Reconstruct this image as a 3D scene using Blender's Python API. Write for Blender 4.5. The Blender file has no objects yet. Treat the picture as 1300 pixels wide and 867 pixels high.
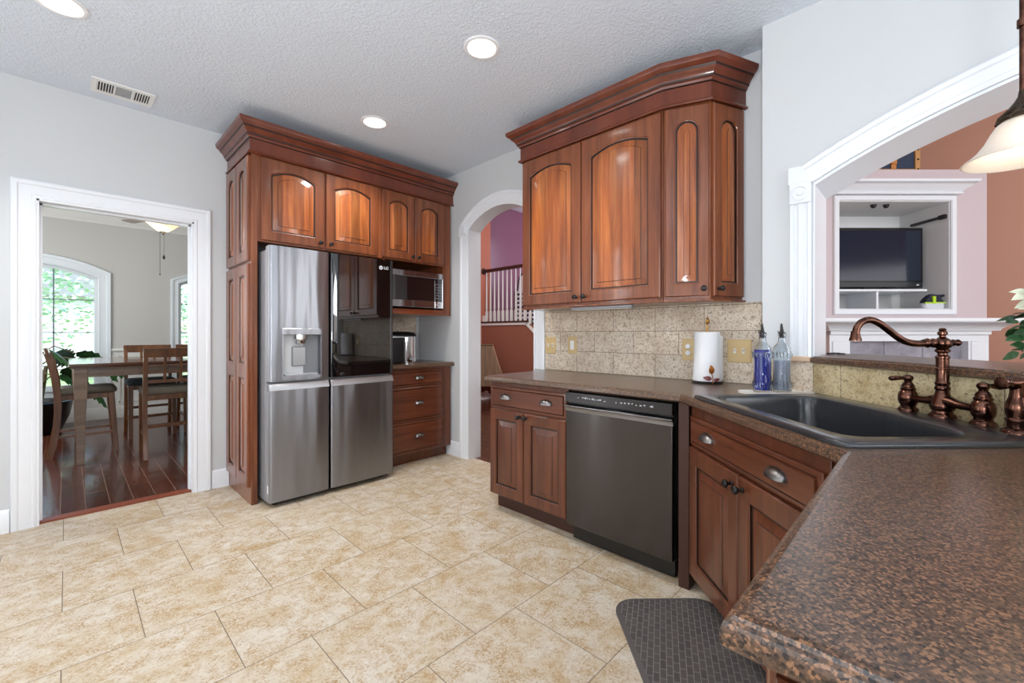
import bpy, bmesh, math, random
from mathutils import Vector, Matrix
random.seed(7)
PI = math.pi
R = math.radians
sc = bpy.context.scene
col = sc.collection

# ------------------------------------------------------------------ camera, sky, lights, exposure
cam_d = bpy.data.cameras.new('camera'); cam = bpy.data.objects.new('camera', cam_d); col.objects.link(cam)
cam.location = (0, 0, 1.185); cam.rotation_euler = (R(90), 0, R(-45.9))
cam_d.sensor_width = 36; cam_d.lens = 548 / 1300 * 36; cam_d.shift_y = -9.5 / 1300; cam_d.clip_start = .02
sc.camera = cam
sc.view_settings.view_transform = 'Standard'; sc.view_settings.look = 'None'
sc.view_settings.gamma = 1; sc.view_settings.use_curve_mapping = False
sc.view_settings.exposure = 0.09

w = bpy.data.worlds.new('sky'); sc.world = w; w.use_nodes = True
wn = w.node_tree.nodes; bg = wn['Background']
sky = wn.new('ShaderNodeTexSky'); sky.sky_type = 'NISHITA'; sky.sun_elevation = R(48); sky.sun_rotation = R(200)
sky.sun_disc = False
w.node_tree.links.new(sky.outputs[0], bg.inputs[0]); bg.inputs[1].default_value = .5

def light(name, kind, loc, rot, power, color=(1, 1, 1), **k):
    l = bpy.data.lights.new(name, kind); l.energy = power; l.color = color
    for a, v in k.items(): setattr(l, a, v)
    o = bpy.data.objects.new(name, l); o.location = loc; o.rotation_euler = rot; col.objects.link(o); return o
light('sun', 'SUN', (0, 20, 20), (R(42), 0, R(25)), 4.6, (1, .97, .9), angle=R(2))
# lamps added behind and to the left of the camera as unseen daylight
light('window_daylight', 'AREA', (-2.45, .9, 1.55), (0, R(-90), 0), 33, (.92, .96, 1), shape='RECTANGLE', size=1.7, size_y=2.6)
light('window_daylight', 'AREA', (.4, -2.95, 1.6), (R(90), 0, 0), 62, (.91, .955, 1), shape='RECTANGLE', size=2.8, size_y=1.7)
# lamps added to brighten the dining room, hall and living room
light('window_daylight', 'AREA', (-1.45, 6.2, 1.7), (0, R(-90), 0), 75, (.95, .98, 1), shape='RECTANGLE', size=1.8, size_y=2.2)
light('window_daylight', 'AREA', (3.6, 3.0, 3.3), Vector((2.0, 2.4, -2.2)).to_track_quat('-Z', 'Y').to_euler(), 85, (1, .97, .93), shape='RECTANGLE', size=1.6, size_y=1.6)
light('window_daylight', 'AREA', (7.5, 5.0, 3.0), (R(90), 0, 0), 24, (.86, .84, 1), shape='RECTANGLE', size=.8, size_y=1.2)  # lavender lamp added for a sheen on the landing wall
light('window_daylight', 'AREA', (3.5, -3.4, 2.7), Vector((3.3, 3.6, -.8)).to_track_quat('-Z', 'Y').to_euler(), 150, (.94, .97, 1), shape='RECTANGLE', size=2.6, size_y=2.2)
light('window_daylight', 'AREA', (5.6, -6.0, 1.7), (R(90), 0, 0), 42, (.95, .98, 1), shape='RECTANGLE', size=3.4, size_y=2.2)
light('window_daylight', 'AREA', (-2.05, 3.93, 1.25), (R(-90), 0, 0), 24, (.95, .98, 1), shape='RECTANGLE', size=.14, size_y=2.0)  # narrow kitchen lamp added to put a streak on the dishwasher door
# unseen lamp added beside the camera, aimed up to brighten the kitchen ceiling
light('flash_bounce', 'AREA', (-.7, -.3, 1.15), Vector((.20, .34, .92)).to_track_quat('-Z', 'Y').to_euler(), 64, (.93, .965, 1), shape='DISK', size=.4)

# ------------------------------------------------------------------ mesh helpers
class MB:
    def __init__(s): s.v = []; s.f = []; s.m = []; s.M = Matrix()
    def add(s, pts):
        i = len(s.v); s.v += [tuple(s.M @ Vector(p)) for p in pts]; return list(range(i, i + len(pts)))
    def face(s, idx, mat=0): s.f.append(tuple(idx)); s.m.append(mat)
    def box(s, x0, x1, y0, y1, z0, z1, mat=0, c=0.0):
        if c <= 0:
            i = s.add([(x0,y0,z0),(x1,y0,z0),(x1,y1,z0),(x0,y1,z0),(x0,y0,z1),(x1,y0,z1),(x1,y1,z1),(x0,y1,z1)])
            for q in ((0,3,2,1),(4,5,6,7),(0,1,5,4),(1,2,6,5),(2,3,7,6),(3,0,4,7)): s.face([i[k] for k in q], mat)
        else:
            c = min(c, (x1-x0)*.45, (y1-y0)*.45, (z1-z0)*.45)
            def r(d): return [(x0+d,y0+c), (x0+c,y0+d), (x1-c,y0+d), (x1-d,y0+c), (x1-d,y1-c), (x1-c,y1-d), (x0+c,y1-d), (x0+d,y1-c)]
            L = []
            for d, z in ((c,z0),(0,z0+c),(0,z1-c),(c,z1)): L.append([(a,b,z) for a,b in r(d)])
            s.loft(L, mat, True, True)
        return s
    def loft(s, loops, mat=0, cap0=False, cap1=False, closed=True):
        I = [s.add(l) for l in loops]; n = len(loops[0])
        for a, b in zip(I, I[1:]):
            for k in range(n if closed else n-1):
                q = (a[k], a[(k+1) % n], b[(k+1) % n], b[k]); s.face(q, mat)
        if cap0: s.face(I[0][::-1], mat)
        if cap1: s.face(I[-1], mat)
        return I
    def lathe(s, prof, c=(0,0,0), n=24, mat=0, axis='z', cap=True):
        L = []
        for r, z in prof:
            l = []
            for k in range(n):
                a = 2*PI*k/n; p = (r*math.cos(a), r*math.sin(a), z)
                if axis == 'x': p = (p[2], p[0], p[1])
                if axis == 'y': p = (p[0], p[2], p[1])
                l.append((p[0]+c[0], p[1]+c[1], p[2]+c[2]))
            L.append(l)
        s.loft(L, mat, cap, cap); return s
    def tube(s, pts, rad, n=10, mat=0, cap=True):
        pts = [Vector(p) for p in pts]
        if not hasattr(rad, '__len__'): rad = [rad]*len(pts)
        L = []; up = None
        for i, p in enumerate(pts):
            t = (pts[min(i+1, len(pts)-1)] - pts[max(i-1, 0)]).normalized()
            if up is None: up = t.orthogonal().normalized()
            up = (up - t*up.dot(t))
            up = up.normalized() if up.length > 1e-6 else t.orthogonal().normalized()
            b = t.cross(up)
            L.append([tuple(p + (up*math.cos(2*PI*k/n) + b*math.sin(2*PI*k/n))*rad[i]) for k in range(n)])
        s.loft(L, mat, cap, cap); return s
    def prism(s, poly, y0, y1, mat=0):                      # poly in (x,z), extruded along y
        s.loft([[(x, y0, z) for x, z in poly], [(x, y1, z) for x, z in poly]], mat, True, True); return s
    def vprism(s, poly, z0, z1, mat=0):                     # poly in (x,y), extruded along z
        s.loft([[(x, y, z0) for x, y in poly], [(x, y, z1) for x, y in poly]], mat, True, True); return s
    def bar(s, a, b, w_, d_, mat=0):                        # straight rectangular bar between two points
        a = Vector(a); b = Vector(b); t = (b-a).normalized()
        u = Vector((0,0,1)) if abs(t.z) < .9 else Vector((0,1,0))
        x = t.cross(u).normalized(); y = x.cross(t)
        l = lambda p: [tuple(p + x*i*w_/2 + y*j*d_/2) for i, j in ((-1,-1),(1,-1),(1,1),(-1,1))]
        s.loft([l(a), l(b)], mat, True, True); return s
    def build(s, name, mats, parent=None, loc=None, rz=0, smooth=35, bev=0):
        me = bpy.data.meshes.new(name); me.from_pydata(s.v, [], s.f)
        if not isinstance(mats, (list, tuple)): mats = [mats]
        for m in mats: me.materials.append(m)
        me.polygons.foreach_set('material_index', s.m)
        bm = bmesh.new(); bm.from_mesh(me); bmesh.ops.recalc_face_normals(bm, faces=bm.faces); bm.to_mesh(me); bm.free()
        if smooth:
            me.polygons.foreach_set('use_smooth', [True]*len(me.polygons)); me.set_sharp_from_angle(angle=R(smooth))
        o = bpy.data.objects.new(name, me); col.objects.link(o)
        if parent: o.parent = parent
        if loc: o.location = loc
        if rz: o.rotation_euler = (0, 0, rz)
        if bev:
            b = o.modifiers.new('bevel', 'BEVEL'); b.width = bev; b.segments = 2; b.limit_method = 'ANGLE'; b.angle_limit = R(50)
        return o

def tag(o, label, cat, group=None, kind=None):
    o['label'] = label; o['category'] = cat
    if group: o['group'] = group
    if kind: o['kind'] = kind
    return o
def thing(name, label, cat, loc=(0,0,0), rz=0, group=None):
    o = bpy.data.objects.new(name, None); col.objects.link(o); o.location = loc; o.rotation_euler = (0,0,rz)
    o.empty_display_size = .05
    return tag(o, label, cat, group)
def struct(name, mb, mats, **k):
    o = mb.build(name, mats, **k)
    o['kind'] = 'structure'; return o
def dup(root, loc=None, rz=None, label=None):
    r = root.copy(); col.objects.link(r)
    if loc: r.location = loc
    if rz is not None: r.rotation_euler = (0,0,rz)
    if label: r['label'] = label
    for ch in list(root.children):
        c = ch.copy(); col.objects.link(c); c.parent = r
        for g in ch.children:
            d = g.copy(); col.objects.link(d); d.parent = c
    return r
def offset_poly(P, D):
    """inset polygon P (ccw); D[i] is the inset of edge i (P[i]->P[i+1])"""
    n = len(P); out = []
    for i in range(n):
        a, b, c = Vector(P[i-1]), Vector(P[i]), Vector(P[(i+1) % n])
        t0 = (b-a).normalized(); t1 = (c-b).normalized()
        n0 = Vector((-t0.y, t0.x)); n1 = Vector((-t1.y, t1.x))
        p0 = a + n0*D[i-1]; p1 = b + n1*D[i]
        den = t0.x*t1.y - t0.y*t1.x
        if abs(den) < 1e-6: out.append(tuple(p1)); continue
        k = ((p1-p0).x*t1.y - (p1-p0).y*t1.x)/den
        out.append(tuple(p0 + t0*k))
    return out
def sweep_xy(mb, path, prof, mat=0, closed=False, segs=None):
    """profile (out,z) swept along an open path in plan; outward is to the right of travel"""
    n = len(path); L = []
    for i in range(n):
        p = Vector(path[i])
        if i == 0: t = (Vector(path[1])-p).normalized(); nn = Vector((t.y, -t.x)); k = 1
        elif i == n-1: t = (p-Vector(path[i-1])).normalized(); nn = Vector((t.y, -t.x)); k = 1
        else:
            t0 = (p-Vector(path[i-1])).normalized(); t1 = (Vector(path[i+1])-p).normalized()
            n0 = Vector((t0.y, -t0.x)); n1 = Vector((t1.y, -t1.x)); nn = (n0+n1).normalized(); k = 1/max(.2, nn.dot(n0))
        L.append([(p.x+nn.x*o*k, p.y+nn.y*o*k, z) for o, z in prof])
    mb.loft(L, mat, True, True)
    if segs:
        base = len(mb.f)-2-(n-1)*len(prof)
        for q in range(n-1):
            for k in segs: mb.m[base+q*len(prof)+k] = 1
    return mb
def sweep_plane(mb, path, prof, origin, ex, ey, ez, mat=0):
    """profile (across, out) along a path (a,b) lying in the plane spanned by ex, ey; out goes along ez; across is to the left of travel"""
    origin, ex, ey, ez = map(Vector, (origin, ex, ey, ez)); n = len(path); L = []
    for i in range(n):
        p = Vector(path[i])
        t0 = (p-Vector(path[i-1])).normalized() if i else None
        t1 = (Vector(path[i+1])-p).normalized() if i < n-1 else None
        t0 = t0 or t1; t1 = t1 or t0
        n0 = Vector((-t0.y, t0.x)); n1 = Vector((-t1.y, t1.x)); nn = (n0+n1).normalized(); k = 1/max(.3, nn.dot(n0))
        L.append([tuple(origin + ex*(p.x+nn.x*c*k) + ey*(p.y+nn.y*c*k) + ez*o) for c, o in prof])
    mb.loft(L, mat, True, True); return mb
def arc_pts(a0, z0, a1, z1, rise, k=16):
    """circular arc from (a0,z0) to (a1,z0) with the given rise"""
    h = (a1-a0)/2; Rr = (h*h+rise*rise)/(2*rise); c = (a0+a1)/2; out = []
    for i in range(k+1):
        x = a0+(a1-a0)*i/k; out.append((x, z0 + math.sqrt(max(0, Rr*Rr-(x-c)**2)) - (Rr-rise)))
    return out

# ------------------------------------------------------------------ materials
def lin(r, g, b):
    f = lambda c: ((c/255)/12.92 if c/255 <= .04045 else ((c/255+.055)/1.055)**2.4)
    return (f(r), f(g), f(b), 1)
class Mat:
    def __init__(s, name):
        s.m = bpy.data.materials.new(name); s.m.use_nodes = True; s.t = s.m.node_tree; s.p = s.t.nodes['Principled BSDF']
    def n(s, kind, **k):
        nd = s.t.nodes.new('ShaderNode'+kind)
        for a, v in k.items():
            if a.startswith('i_'):
                key = a[2:]; key = int(key) if key.isdigit() else key.replace('_', ' ')
                nd.inputs[key].default_value = v
            else: setattr(nd, a, v)
        return nd
    def l(s, a, b): s.t.links.new(a, b)
    def set(s, **k):
        for a, v in k.items(): s.p.inputs[a.replace('_', ' ')].default_value = v
        return s
    def coords(s, scale=(1,1,1), loc=(0,0,0), rot=(0,0,0), kind='Object'):
        tc = s.n('TexCoord'); mp = s.n('Mapping'); mp.inputs['Scale'].default_value = scale; mp.inputs['Location'].default_value = loc
        mp.inputs['Rotation'].default_value = rot
        s.l(tc.outputs[kind], mp.inputs[0]); return mp.outputs[0]
    def noise(s, vec, scale, detail=4, rough=.5, dist=0):
        nd = s.n('TexNoise'); s.l(vec, nd.inputs['Vector'])
        nd.inputs['Scale'].default_value = scale; nd.inputs['Detail'].default_value = detail
        nd.inputs['Roughness'].default_value = rough; nd.inputs['Distortion'].default_value = dist; return nd.outputs['Fac']
    def ramp(s, fac, stops):
        r = s.n('ValToRGB'); e = r.color_ramp.elements
        while len(e) < len(stops): e.new(.5)
        for q, (p, c) in zip(e, stops): q.position = p; q.color = c if len(c) == 4 else (*c, 1)
        s.l(fac, r.inputs[0]); return r.outputs[0]
    def mix(s, fac, a, b, mode='MIX'):
        m = s.n('Mix', data_type='RGBA', blend_type=mode)
        for sock, v in ((m.inputs[0], fac), (m.inputs[6], a), (m.inputs[7], b)):
            if hasattr(v, 'node'): s.l(v, sock)
            else: sock.default_value = v
        return m.outputs[2]
    def base(s, c): s.l(c, s.p.inputs['Base Color']) if hasattr(c, 'node') else s.set(Base_Color=c); return s
    def bump(s, h, strength=.3, dist=.01):
        b = s.n('Bump'); b.inputs['Strength'].default_value = strength; b.inputs['Distance'].default_value = dist
        s.l(h, b.inputs['Height']); s.l(b.outputs[0], s.p.inputs['Normal']); return s
def plain(name, c, rough=.5, metal=0, **k):
    return Mat(name).set(Base_Color=lin(*c), Roughness=rough, Metallic=metal, **k).m
def wood(name, dark, mid, light_, vertical=True, rough=.34, strip=.075, var=.34, coat=.55, hs=1.0):
    m = Mat(name)
    sc_ = (11, 11, .7) if vertical else (.7, 11, 11)
    v = m.coords(sc_)
    oi = m.n('ObjectInfo'); ad = m.n('VectorMath', operation='ADD'); m.l(v, ad.inputs[0])
    sx = m.n('Combine' 'XYZ'); mu = m.n('Math', operation='MULTIPLY', i_1=17.0); m.l(oi.outputs['Random'], mu.inputs[0])
    for k in range(3): m.l(mu.outputs[0], sx.inputs[k])
    m.l(sx.outputs[0], ad.inputs[1])
    g = m.noise(ad.outputs[0], 2.2*hs, 6, .62, .35)
    c = m.ramp(g, [(.25, lin(*dark)), (.5, lin(*mid)), (.78, lin(*light_))])
    # glued-up boards: each strip a little lighter or darker
    sp = m.n('SeparateXYZ'); m.l(m.coords(), sp.inputs[0])
    dv = m.n('Math', operation='DIVIDE', i_1=strip); m.l(sp.outputs[0 if vertical else 2], dv.inputs[0])
    wv = m.n('Math', operation='ADD'); m.l(dv.outputs[0], wv.inputs[0]); m.l(mu.outputs[0], wv.inputs[1])
    fl = m.n('Math', operation='FLOOR'); m.l(wv.outputs[0], fl.inputs[0])
    wn_ = m.n('TexWhiteNoise', noise_dimensions='1D'); m.l(fl.outputs[0], wn_.inputs['W'])
    hue = m.ramp(wn_.outputs['Value'], [(0, (1-var, 1-var, 1-var)), (.5, (1, 1, 1)), (1, (1+var, 1+var*.95, 1+var*.8))])
    c2 = m.mix(1.0, c, hue, 'MULTIPLY')
    m.base(c2).set(Roughness=rough, Coat_Weight=coat, Coat_Roughness=.12, Specular_IOR_Level=.35)
    m.bump(g, .05, .002); return m.m

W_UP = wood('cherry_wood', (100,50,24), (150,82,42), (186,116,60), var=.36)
W_UPH = wood('cherry_wood_across', (84,38,20), (120,58,32), (146,76,42), vertical=False, strip=.4, var=.05)
W_CR = wood('cherry_moulding_wood', (84,38,24), (106,50,31), (124,62,39), strip=9, var=.0, hs=.3)
W_FR = wood('cherry_frame_wood', (84,42,23), (120,65,37), (144,84,50), strip=.4, var=.1)
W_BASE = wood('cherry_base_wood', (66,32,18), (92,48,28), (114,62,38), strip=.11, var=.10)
W_BASEH = wood('cherry_base_wood_across', (66,32,18), (94,48,28), (118,64,39), vertical=False, strip=.3, var=.06)
W_TAN = wood('table_wood', (86,66,52), (122,98,80), (150,124,104), vertical=False, strip=.2, var=.1)  # taupe sheen on the table legs put into the wood colour
W_CHAIR = wood('chair_wood', (70,40,20), (104,62,32), (130,82,46), strip=.3, var=.05)
W_DESK = wood('aged_oak', (104,80,62), (128,102,82), (146,120,98), strip=.12, var=.12, rough=.5, coat=0)
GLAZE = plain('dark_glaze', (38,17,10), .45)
W_DARK = plain('toe_kick_brown', (62,30,20), .5)
BLACKWOOD = plain('dark_handrail_wood', (52,24,18), .35)
TRIM = plain('white_gloss_trim', (232,235,240), .28)
TRIM_G = plain('dining_trim_white', (222,220,216), .35)
PLASTER = plain('white_plaster', (226,226,228), .6)
def paint(name, c, rough=.6):
    m = Mat(name).set(Base_Color=lin(*c), Roughness=rough)
    m.bump(m.noise(m.coords(kind='Object'), 160, 3), .06, .002); return m.m
WALL = paint('grey_wall_paint', (206,208,210))
WALL_D = paint('dining_wall_paint', (192,190,186))
ORANGE = paint('terracotta_wall_paint', (190,140,118))
ROSE = paint('rose_wall_paint', (206,190,194))
RUST = paint('rust_hall_paint', (146,90,72))
CORAL = paint('coral_hall_paint', (190,112,88))
PURPLE = paint('violet_wall_paint', (128,84,104), .3)  # violet cast of the landing's window light put into the wall colour
m = Mat('knockdown_ceiling').set(Base_Color=lin(222,230,241), Roughness=.85)
v = m.coords(); a = m.noise(v, 75, 3, .6); m.bump(m.ramp(a, [(.40, (0,0,0)), (.64, (1,1,1))]), .42, .006); CEIL = m.m

def tile_mat():
    m = Mat('travertine_floor_tile'); v = m.coords(loc=(-.442, -1.29, 0))
    br = m.n('TexBrick', offset=.5, offset_frequency=2); m.l(v, br.inputs['Vector'])
    for k, x in (('Scale', 1), ('Mortar Size', .0017), ('Mortar Smooth', .1), ('Bias', 0), ('Brick Width', .4555), ('Row Height', .4555)): br.inputs[k].default_value = x
    br.inputs['Color1'].default_value = (0,0,0,1); br.inputs['Color2'].default_value = (1,1,1,1)
    bw = m.n('RGBToBW'); m.l(br.outputs['Color'], bw.inputs[0])
    v2 = m.coords(); ad = m.n('VectorMath', operation='ADD'); m.l(v2, ad.inputs[0])
    cx = m.n('CombineXYZ'); m.l(bw.outputs[0], cx.inputs[2]); sc3 = m.n('VectorMath', operation='SCALE'); sc3.inputs['Scale'].default_value = 9
    m.l(cx.outputs[0], sc3.inputs[0]); m.l(sc3.outputs[0], ad.inputs[1]); p = ad.outputs[0]
    n1 = m.noise(p, 5.5, 8, .68, .5); n2 = m.noise(p, 30, 6, .75, .3); n3 = m.noise(p, 120, 4, .8); n4 = m.noise(p, 13, 5, .7, .4)
    c = m.ramp(n1, [(.32, lin(206,198,186)), (.5, lin(200,189,171)), (.62, lin(190,172,145)), (.76, lin(172,142,100))])
    pm = m.mix(1.0, m.ramp(n4, [(.42, (0,0,0)), (.62, (1,1,1))]), m.ramp(n3, [(.40, (0,0,0)), (.56, (1,1,1))]), 'MULTIPLY')
    c = m.mix(pm, c, lin(168,136,92))
    c = m.mix(m.ramp(n2, [(.52, (0,0,0)), (.70, (.7,.7,.7))]), c, lin(170,144,108))
    c = m.mix(m.ramp(n3, [(.57, (0,0,0)), (.68, (.75,.75,.75))]), c, lin(126,102,76))
    c = m.mix(m.ramp(n2, [(.28, (.7,.7,.7)), (.42, (0,0,0))]), c, lin(214,208,199))
    c = m.mix(br.outputs['Fac'], c, lin(116,101,84))
    m.base(c).set(Roughness=.42, Specular_IOR_Level=.35)
    iv = m.n('Math', operation='SUBTRACT'); iv.inputs[0].default_value = 1; m.l(br.outputs['Fac'], iv.inputs[1])
    m.bump(iv.outputs[0], .25, .002); return m.m
def splash_mat(name, s, rot, tint=1.0, base=None):
    """tiles laid in running bond; s shifts them, rot turns the wall into the brick plane"""
    m = Mat(name); v = m.coords(loc=s, rot=rot)
    br = m.n('TexBrick', offset=.5, offset_frequency=2); m.l(v, br.inputs['Vector'])
    for k, x in (('Scale', 1), ('Mortar Size', .0018), ('Mortar Smooth', .1), ('Bias', 0), ('Brick Width', .306), ('Row Height', .148)): br.inputs[k].default_value = x
    br.inputs['Color1'].default_value = (0,0,0,1); br.inputs['Color2'].default_value = (1,1,1,1)
    p = m.coords(); n1 = m.noise(p, 9, 5, .6, .5); n2 = m.noise(p, 46, 5, .75, .3); n3 = m.noise(p, 120, 2, .6)
    a, b, c_, d = base or ((230,217,200), (216,201,182), (200,181,160), (152,131,108))
    c = m.ramp(n1, [(.3, lin(*a)), (.5, lin(*b)), (.7, lin(*c_))])
    c = m.mix(m.ramp(n2, [(.50, (0,0,0)), (.64, (.75,.75,.75))]), c, lin(*d))
    c = m.mix(m.ramp(n3, [(.60, (0,0,0)), (.66, (.85,.85,.85))]), c, lin(88,70,54))
    tn = m.ramp(br.outputs['Color'], [(0, (.93,.93,.93)), (1, (1.05,1.03,1.0))])
    c = m.mix(1.0, c, tn, 'MULTIPLY')
    c = m.mix(br.outputs['Fac'], c, lin(122,104,82)); m.base(c).set(Roughness=.45); m.bump(n3, .08, .002); return m.m
def counter_mat(name, base, spot, dark, rough):
    m = Mat(name); v = m.coords(); vo = m.n('TexVoronoi', feature='F1'); vo.inputs['Scale'].default_value = 310; m.l(v, vo.inputs['Vector'])
    bw = m.n('SeparateColor'); m.l(vo.outputs['Color'], bw.inputs[0])
    c = m.ramp(bw.outputs[0], [(0, lin(*dark)), (.22, lin(*dark)), (.3, lin(*base)), (.72, lin(*base)), (.8, lin(*spot)), (1, lin(*spot))])
    n = m.noise(v, 150, 4, .7); c = m.mix(m.ramp(n, [(.45, (0,0,0)), (.7, (.4,.4,.4))]), c, lin(*spot))
    c = m.mix(m.ramp(m.noise(v, 230, 3, .6), [(.52, (0,0,0)), (.66, (.7,.7,.7))]), c, lin(*dark))
    m.base(c).set(Roughness=rough, Coat_Weight=.3, Coat_Roughness=.16); m.bump(m.noise(v, 260, 3, .7), .10, .003); return m.m
TILE = tile_mat()
COUNTER = counter_mat('speckled_brown_countertop', (80,61,48), (134,97,70), (30,24,21), .3)
def plank_mat():
    m = Mat('dark_cherry_planks'); v = m.coords(rot=(0,0,R(90)), loc=(0, .03, 0))
    br = m.n('TexBrick', offset=.37, offset_frequency=2); m.l(v, br.inputs['Vector'])
    for k, x in (('Scale', 1), ('Mortar Size', .0022), ('Mortar Smooth', .4), ('Brick Width', .9), ('Row Height', .122)): br.inputs[k].default_value = x
    br.inputs['Color1'].default_value = lin(52,22,14); br.inputs['Color2'].default_value = lin(88,42,27); br.inputs['Mortar'].default_value = lin(140,112,92)  # pale joints: gleam off the plank bevels put into the colour
    g = m.noise(m.coords((14, 1.6, 1)), 3, 5, .6, 1.0)
    c = m.mix(m.ramp(g, [(.35, (0,0,0)), (.7, (.5,.5,.5))]), br.outputs['Color'], lin(96,48,30))
    m.base(c).set(Roughness=.22, Specular_IOR_Level=.4, Coat_Weight=.2, Coat_Roughness=.08)
    wv = m.noise(m.coords((5, 1.2, 1)), 5, 2, .5)
    iv = m.n('Math', operation='MULTIPLY_ADD', i_1=-1.2); m.l(br.outputs['Fac'], iv.inputs[0]); m.l(wv, iv.inputs[2])
    m.bump(iv.outputs[0], .3, .006); return m.m
PLANK = plank_mat()
def steel(name, c=(176,176,178), rough=.24, wave=.25):
    m = Mat(name).set(Base_Color=lin(*c), Metallic=1, Roughness=rough, Anisotropic=.85, Anisotropic_Rotation=.25)
    big = m.noise(m.coords((7, 7, .7)), 1.5, 1, .3)
    m.bump(big, wave, .02); return m.m
STEEL = steel('brushed_stainless_steel', (150,151,156), .30, .5)
STEEL_D = steel('dark_stainless_steel', (84,81,81), .16, .05)
STEEL_S = plain('grey_appliance_side', (150,151,156), .4, .2)
CHROME = plain('polished_chrome', (214,214,216), .08, 1)
BLACK = plain('black_plastic', (16,16,18), .3)
BLACKGLASS = Mat('black_glass').set(Base_Color=lin(8,9,11), Roughness=.03, Specular_IOR_Level=.9, Coat_Weight=1, Coat_Roughness=.02).m
SCREEN = Mat('tv_screen_glass').set(Base_Color=lin(26,38,56), Roughness=.12, Specular_IOR_Level=.7).m  # bluish window reflection put into the screen's colour
DARKMETAL = plain('dark_pewter', (58,56,56), .38, .9)
PEWTER = plain('brushed_pewter', (128,124,122), .34, 1)
mm = Mat('antique_copper').set(Metallic=1, Roughness=.2)
mm.base(mm.ramp(mm.noise(mm.coords((1,1,1)), 30, 3), [(.3, lin(62,42,36)), (.7, lin(112,76,62))])); COPPER = mm.m
mm = Mat('black_composite_sink').set(Roughness=.3, Coat_Weight=.6, Coat_Roughness=.18)
mm.base(mm.ramp(mm.noise(mm.coords(), 320, 2), [(.4, lin(24,26,30)), (.65, lin(40,43,48))])); SINK = mm.m
WHITE = plain('white_plastic', (236,236,234), .4)
CAN_RIM = plain('white_light_trim', (240,240,242), .4)
IVORY = plain('ivory_plate', (206,178,128), .45)
def emit(name, c, s):
    m = Mat(name).set(Base_Color=(1,1,1,1), Emission_Color=lin(*c), Emission_Strength=s); return m.m
LAMP = emit('lit_lamp_lens', (255,252,246), 9)
mm = Mat('frosted_lamp_glass').set(Base_Color=lin(250,240,228), Roughness=.35, Transmission_Weight=.35, Emission_Color=lin(255,226,190), Emission_Strength=.02); FROST = mm.m
mm = Mat('glowing_alabaster_bowl').set(Base_Color=lin(250,236,210), Roughness=.4, Emission_Color=lin(255,206,128), Emission_Strength=.85); ALAB = mm.m
def glass(name, c=(255,255,255), rough=.0, ior=1.45):
    return Mat(name).set(Base_Color=lin(*c), Roughness=rough, IOR=ior, Transmission_Weight=1).m
GLASS = glass('clear_bottle_glass', (240,246,250), .04)
BLUE = Mat('blue_liquid').set(Base_Color=lin(40,50,168), Roughness=.12, Transmission_Weight=.15, IOR=1.33).m
PALE = Mat('pale_blue_liquid').set(Base_Color=lin(216,222,240), Roughness=.15, Transmission_Weight=.6, IOR=1.1).m
PANE = glass('window_glass', (250,255,255), 0, 1.02)
CERAMIC = plain('white_paper', (238,238,240), .6)
LEAFGOLD = plain('copper_leaf', (176,108,48), .35, .7)
LEAFRED = plain('maroon_leaf', (120,58,58), .45)
MATRUB = Mat('charcoal_woven_mat'); v = MATRUB.coords(rot=(0,0,R(20)))
br = MATRUB.n('TexBrick', offset=.5); MATRUB.l(v, br.inputs['Vector'])
for k, x in (('Scale', 1), ('Mortar Size', .0012), ('Brick Width', .045), ('Row Height', .022)): br.inputs[k].default_value = x
br.inputs['Color1'].default_value = lin(70,65,64); br.inputs['Color2'].default_value = lin(84,78,76); br.inputs['Mortar'].default_value = lin(128,124,122)
MATRUB.base(br.outputs['Color']).set(Roughness=.55); MATRUB.bump(br.outputs['Fac'], -.4, .003); MATRUB = MATRUB.m
MATEDGE = plain('charcoal_mat_rim', (78,73,72), .5)
SUEDE = plain('olive_grey_suede', (104,96,84), .9)
SUEDE_D = plain('dark_teal_suede', (46,52,56), .9)
GREEN = Mat('dark_green_leaf').set(Roughness=.35); GREEN.base(GREEN.ramp(GREEN.noise(GREEN.coords(), 8, 3), [(.3, lin(22,54,34)), (.7, lin(58,104,52))])); GREEN = GREEN.m
LIME = plain('lime_fabric', (176,214,30), .6)
NAVY = plain('navy_fabric', (22,28,48), .7)
NAVYP = plain('navy_trunk_cover', (38,52,76), .6)
TRUNKWOOD = plain('honey_wood_batten', (190,140,88), .45)
BRASS = plain('antique_brass', (150,112,60), .35, .9)
LEATHER = plain('tan_leather', (190,124,64), .5)
SLATE = Mat('slate_hearth_tile'); SLATE.base(SLATE.ramp(SLATE.noise(SLATE.coords(), 6, 5, .6), [(.3, lin(120,116,128)), (.7, lin(166,162,172))])).set(Roughness=.4); SLATE = SLATE.m
SOIL = plain('potting_soil', (46,32,24), .9)
IVLEAF = plain('cream_leaf', (226,230,206), .45)
GRASS = Mat('lawn').set(Roughness=.9); GRASS.base(GRASS.ramp(GRASS.noise(GRASS.coords(), 3, 4), [(.3, lin(120,150,90)), (.7, lin(190,205,150))])); GRASS = GRASS.m
TREE = Mat('tree_leaves').set(Roughness=.7); TREE.base(TREE.ramp(TREE.noise(TREE.coords(), 2.2, 6, .7), [(.3, lin(130,176,146)), (.5, lin(184,216,184)), (.7, lin(232,244,224))])); TREE = TREE.m
SIDING = plain('pale_siding', (222,222,222), .7)
ROOFM = plain('grey_shingle', (140,142,146), .8)

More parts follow.
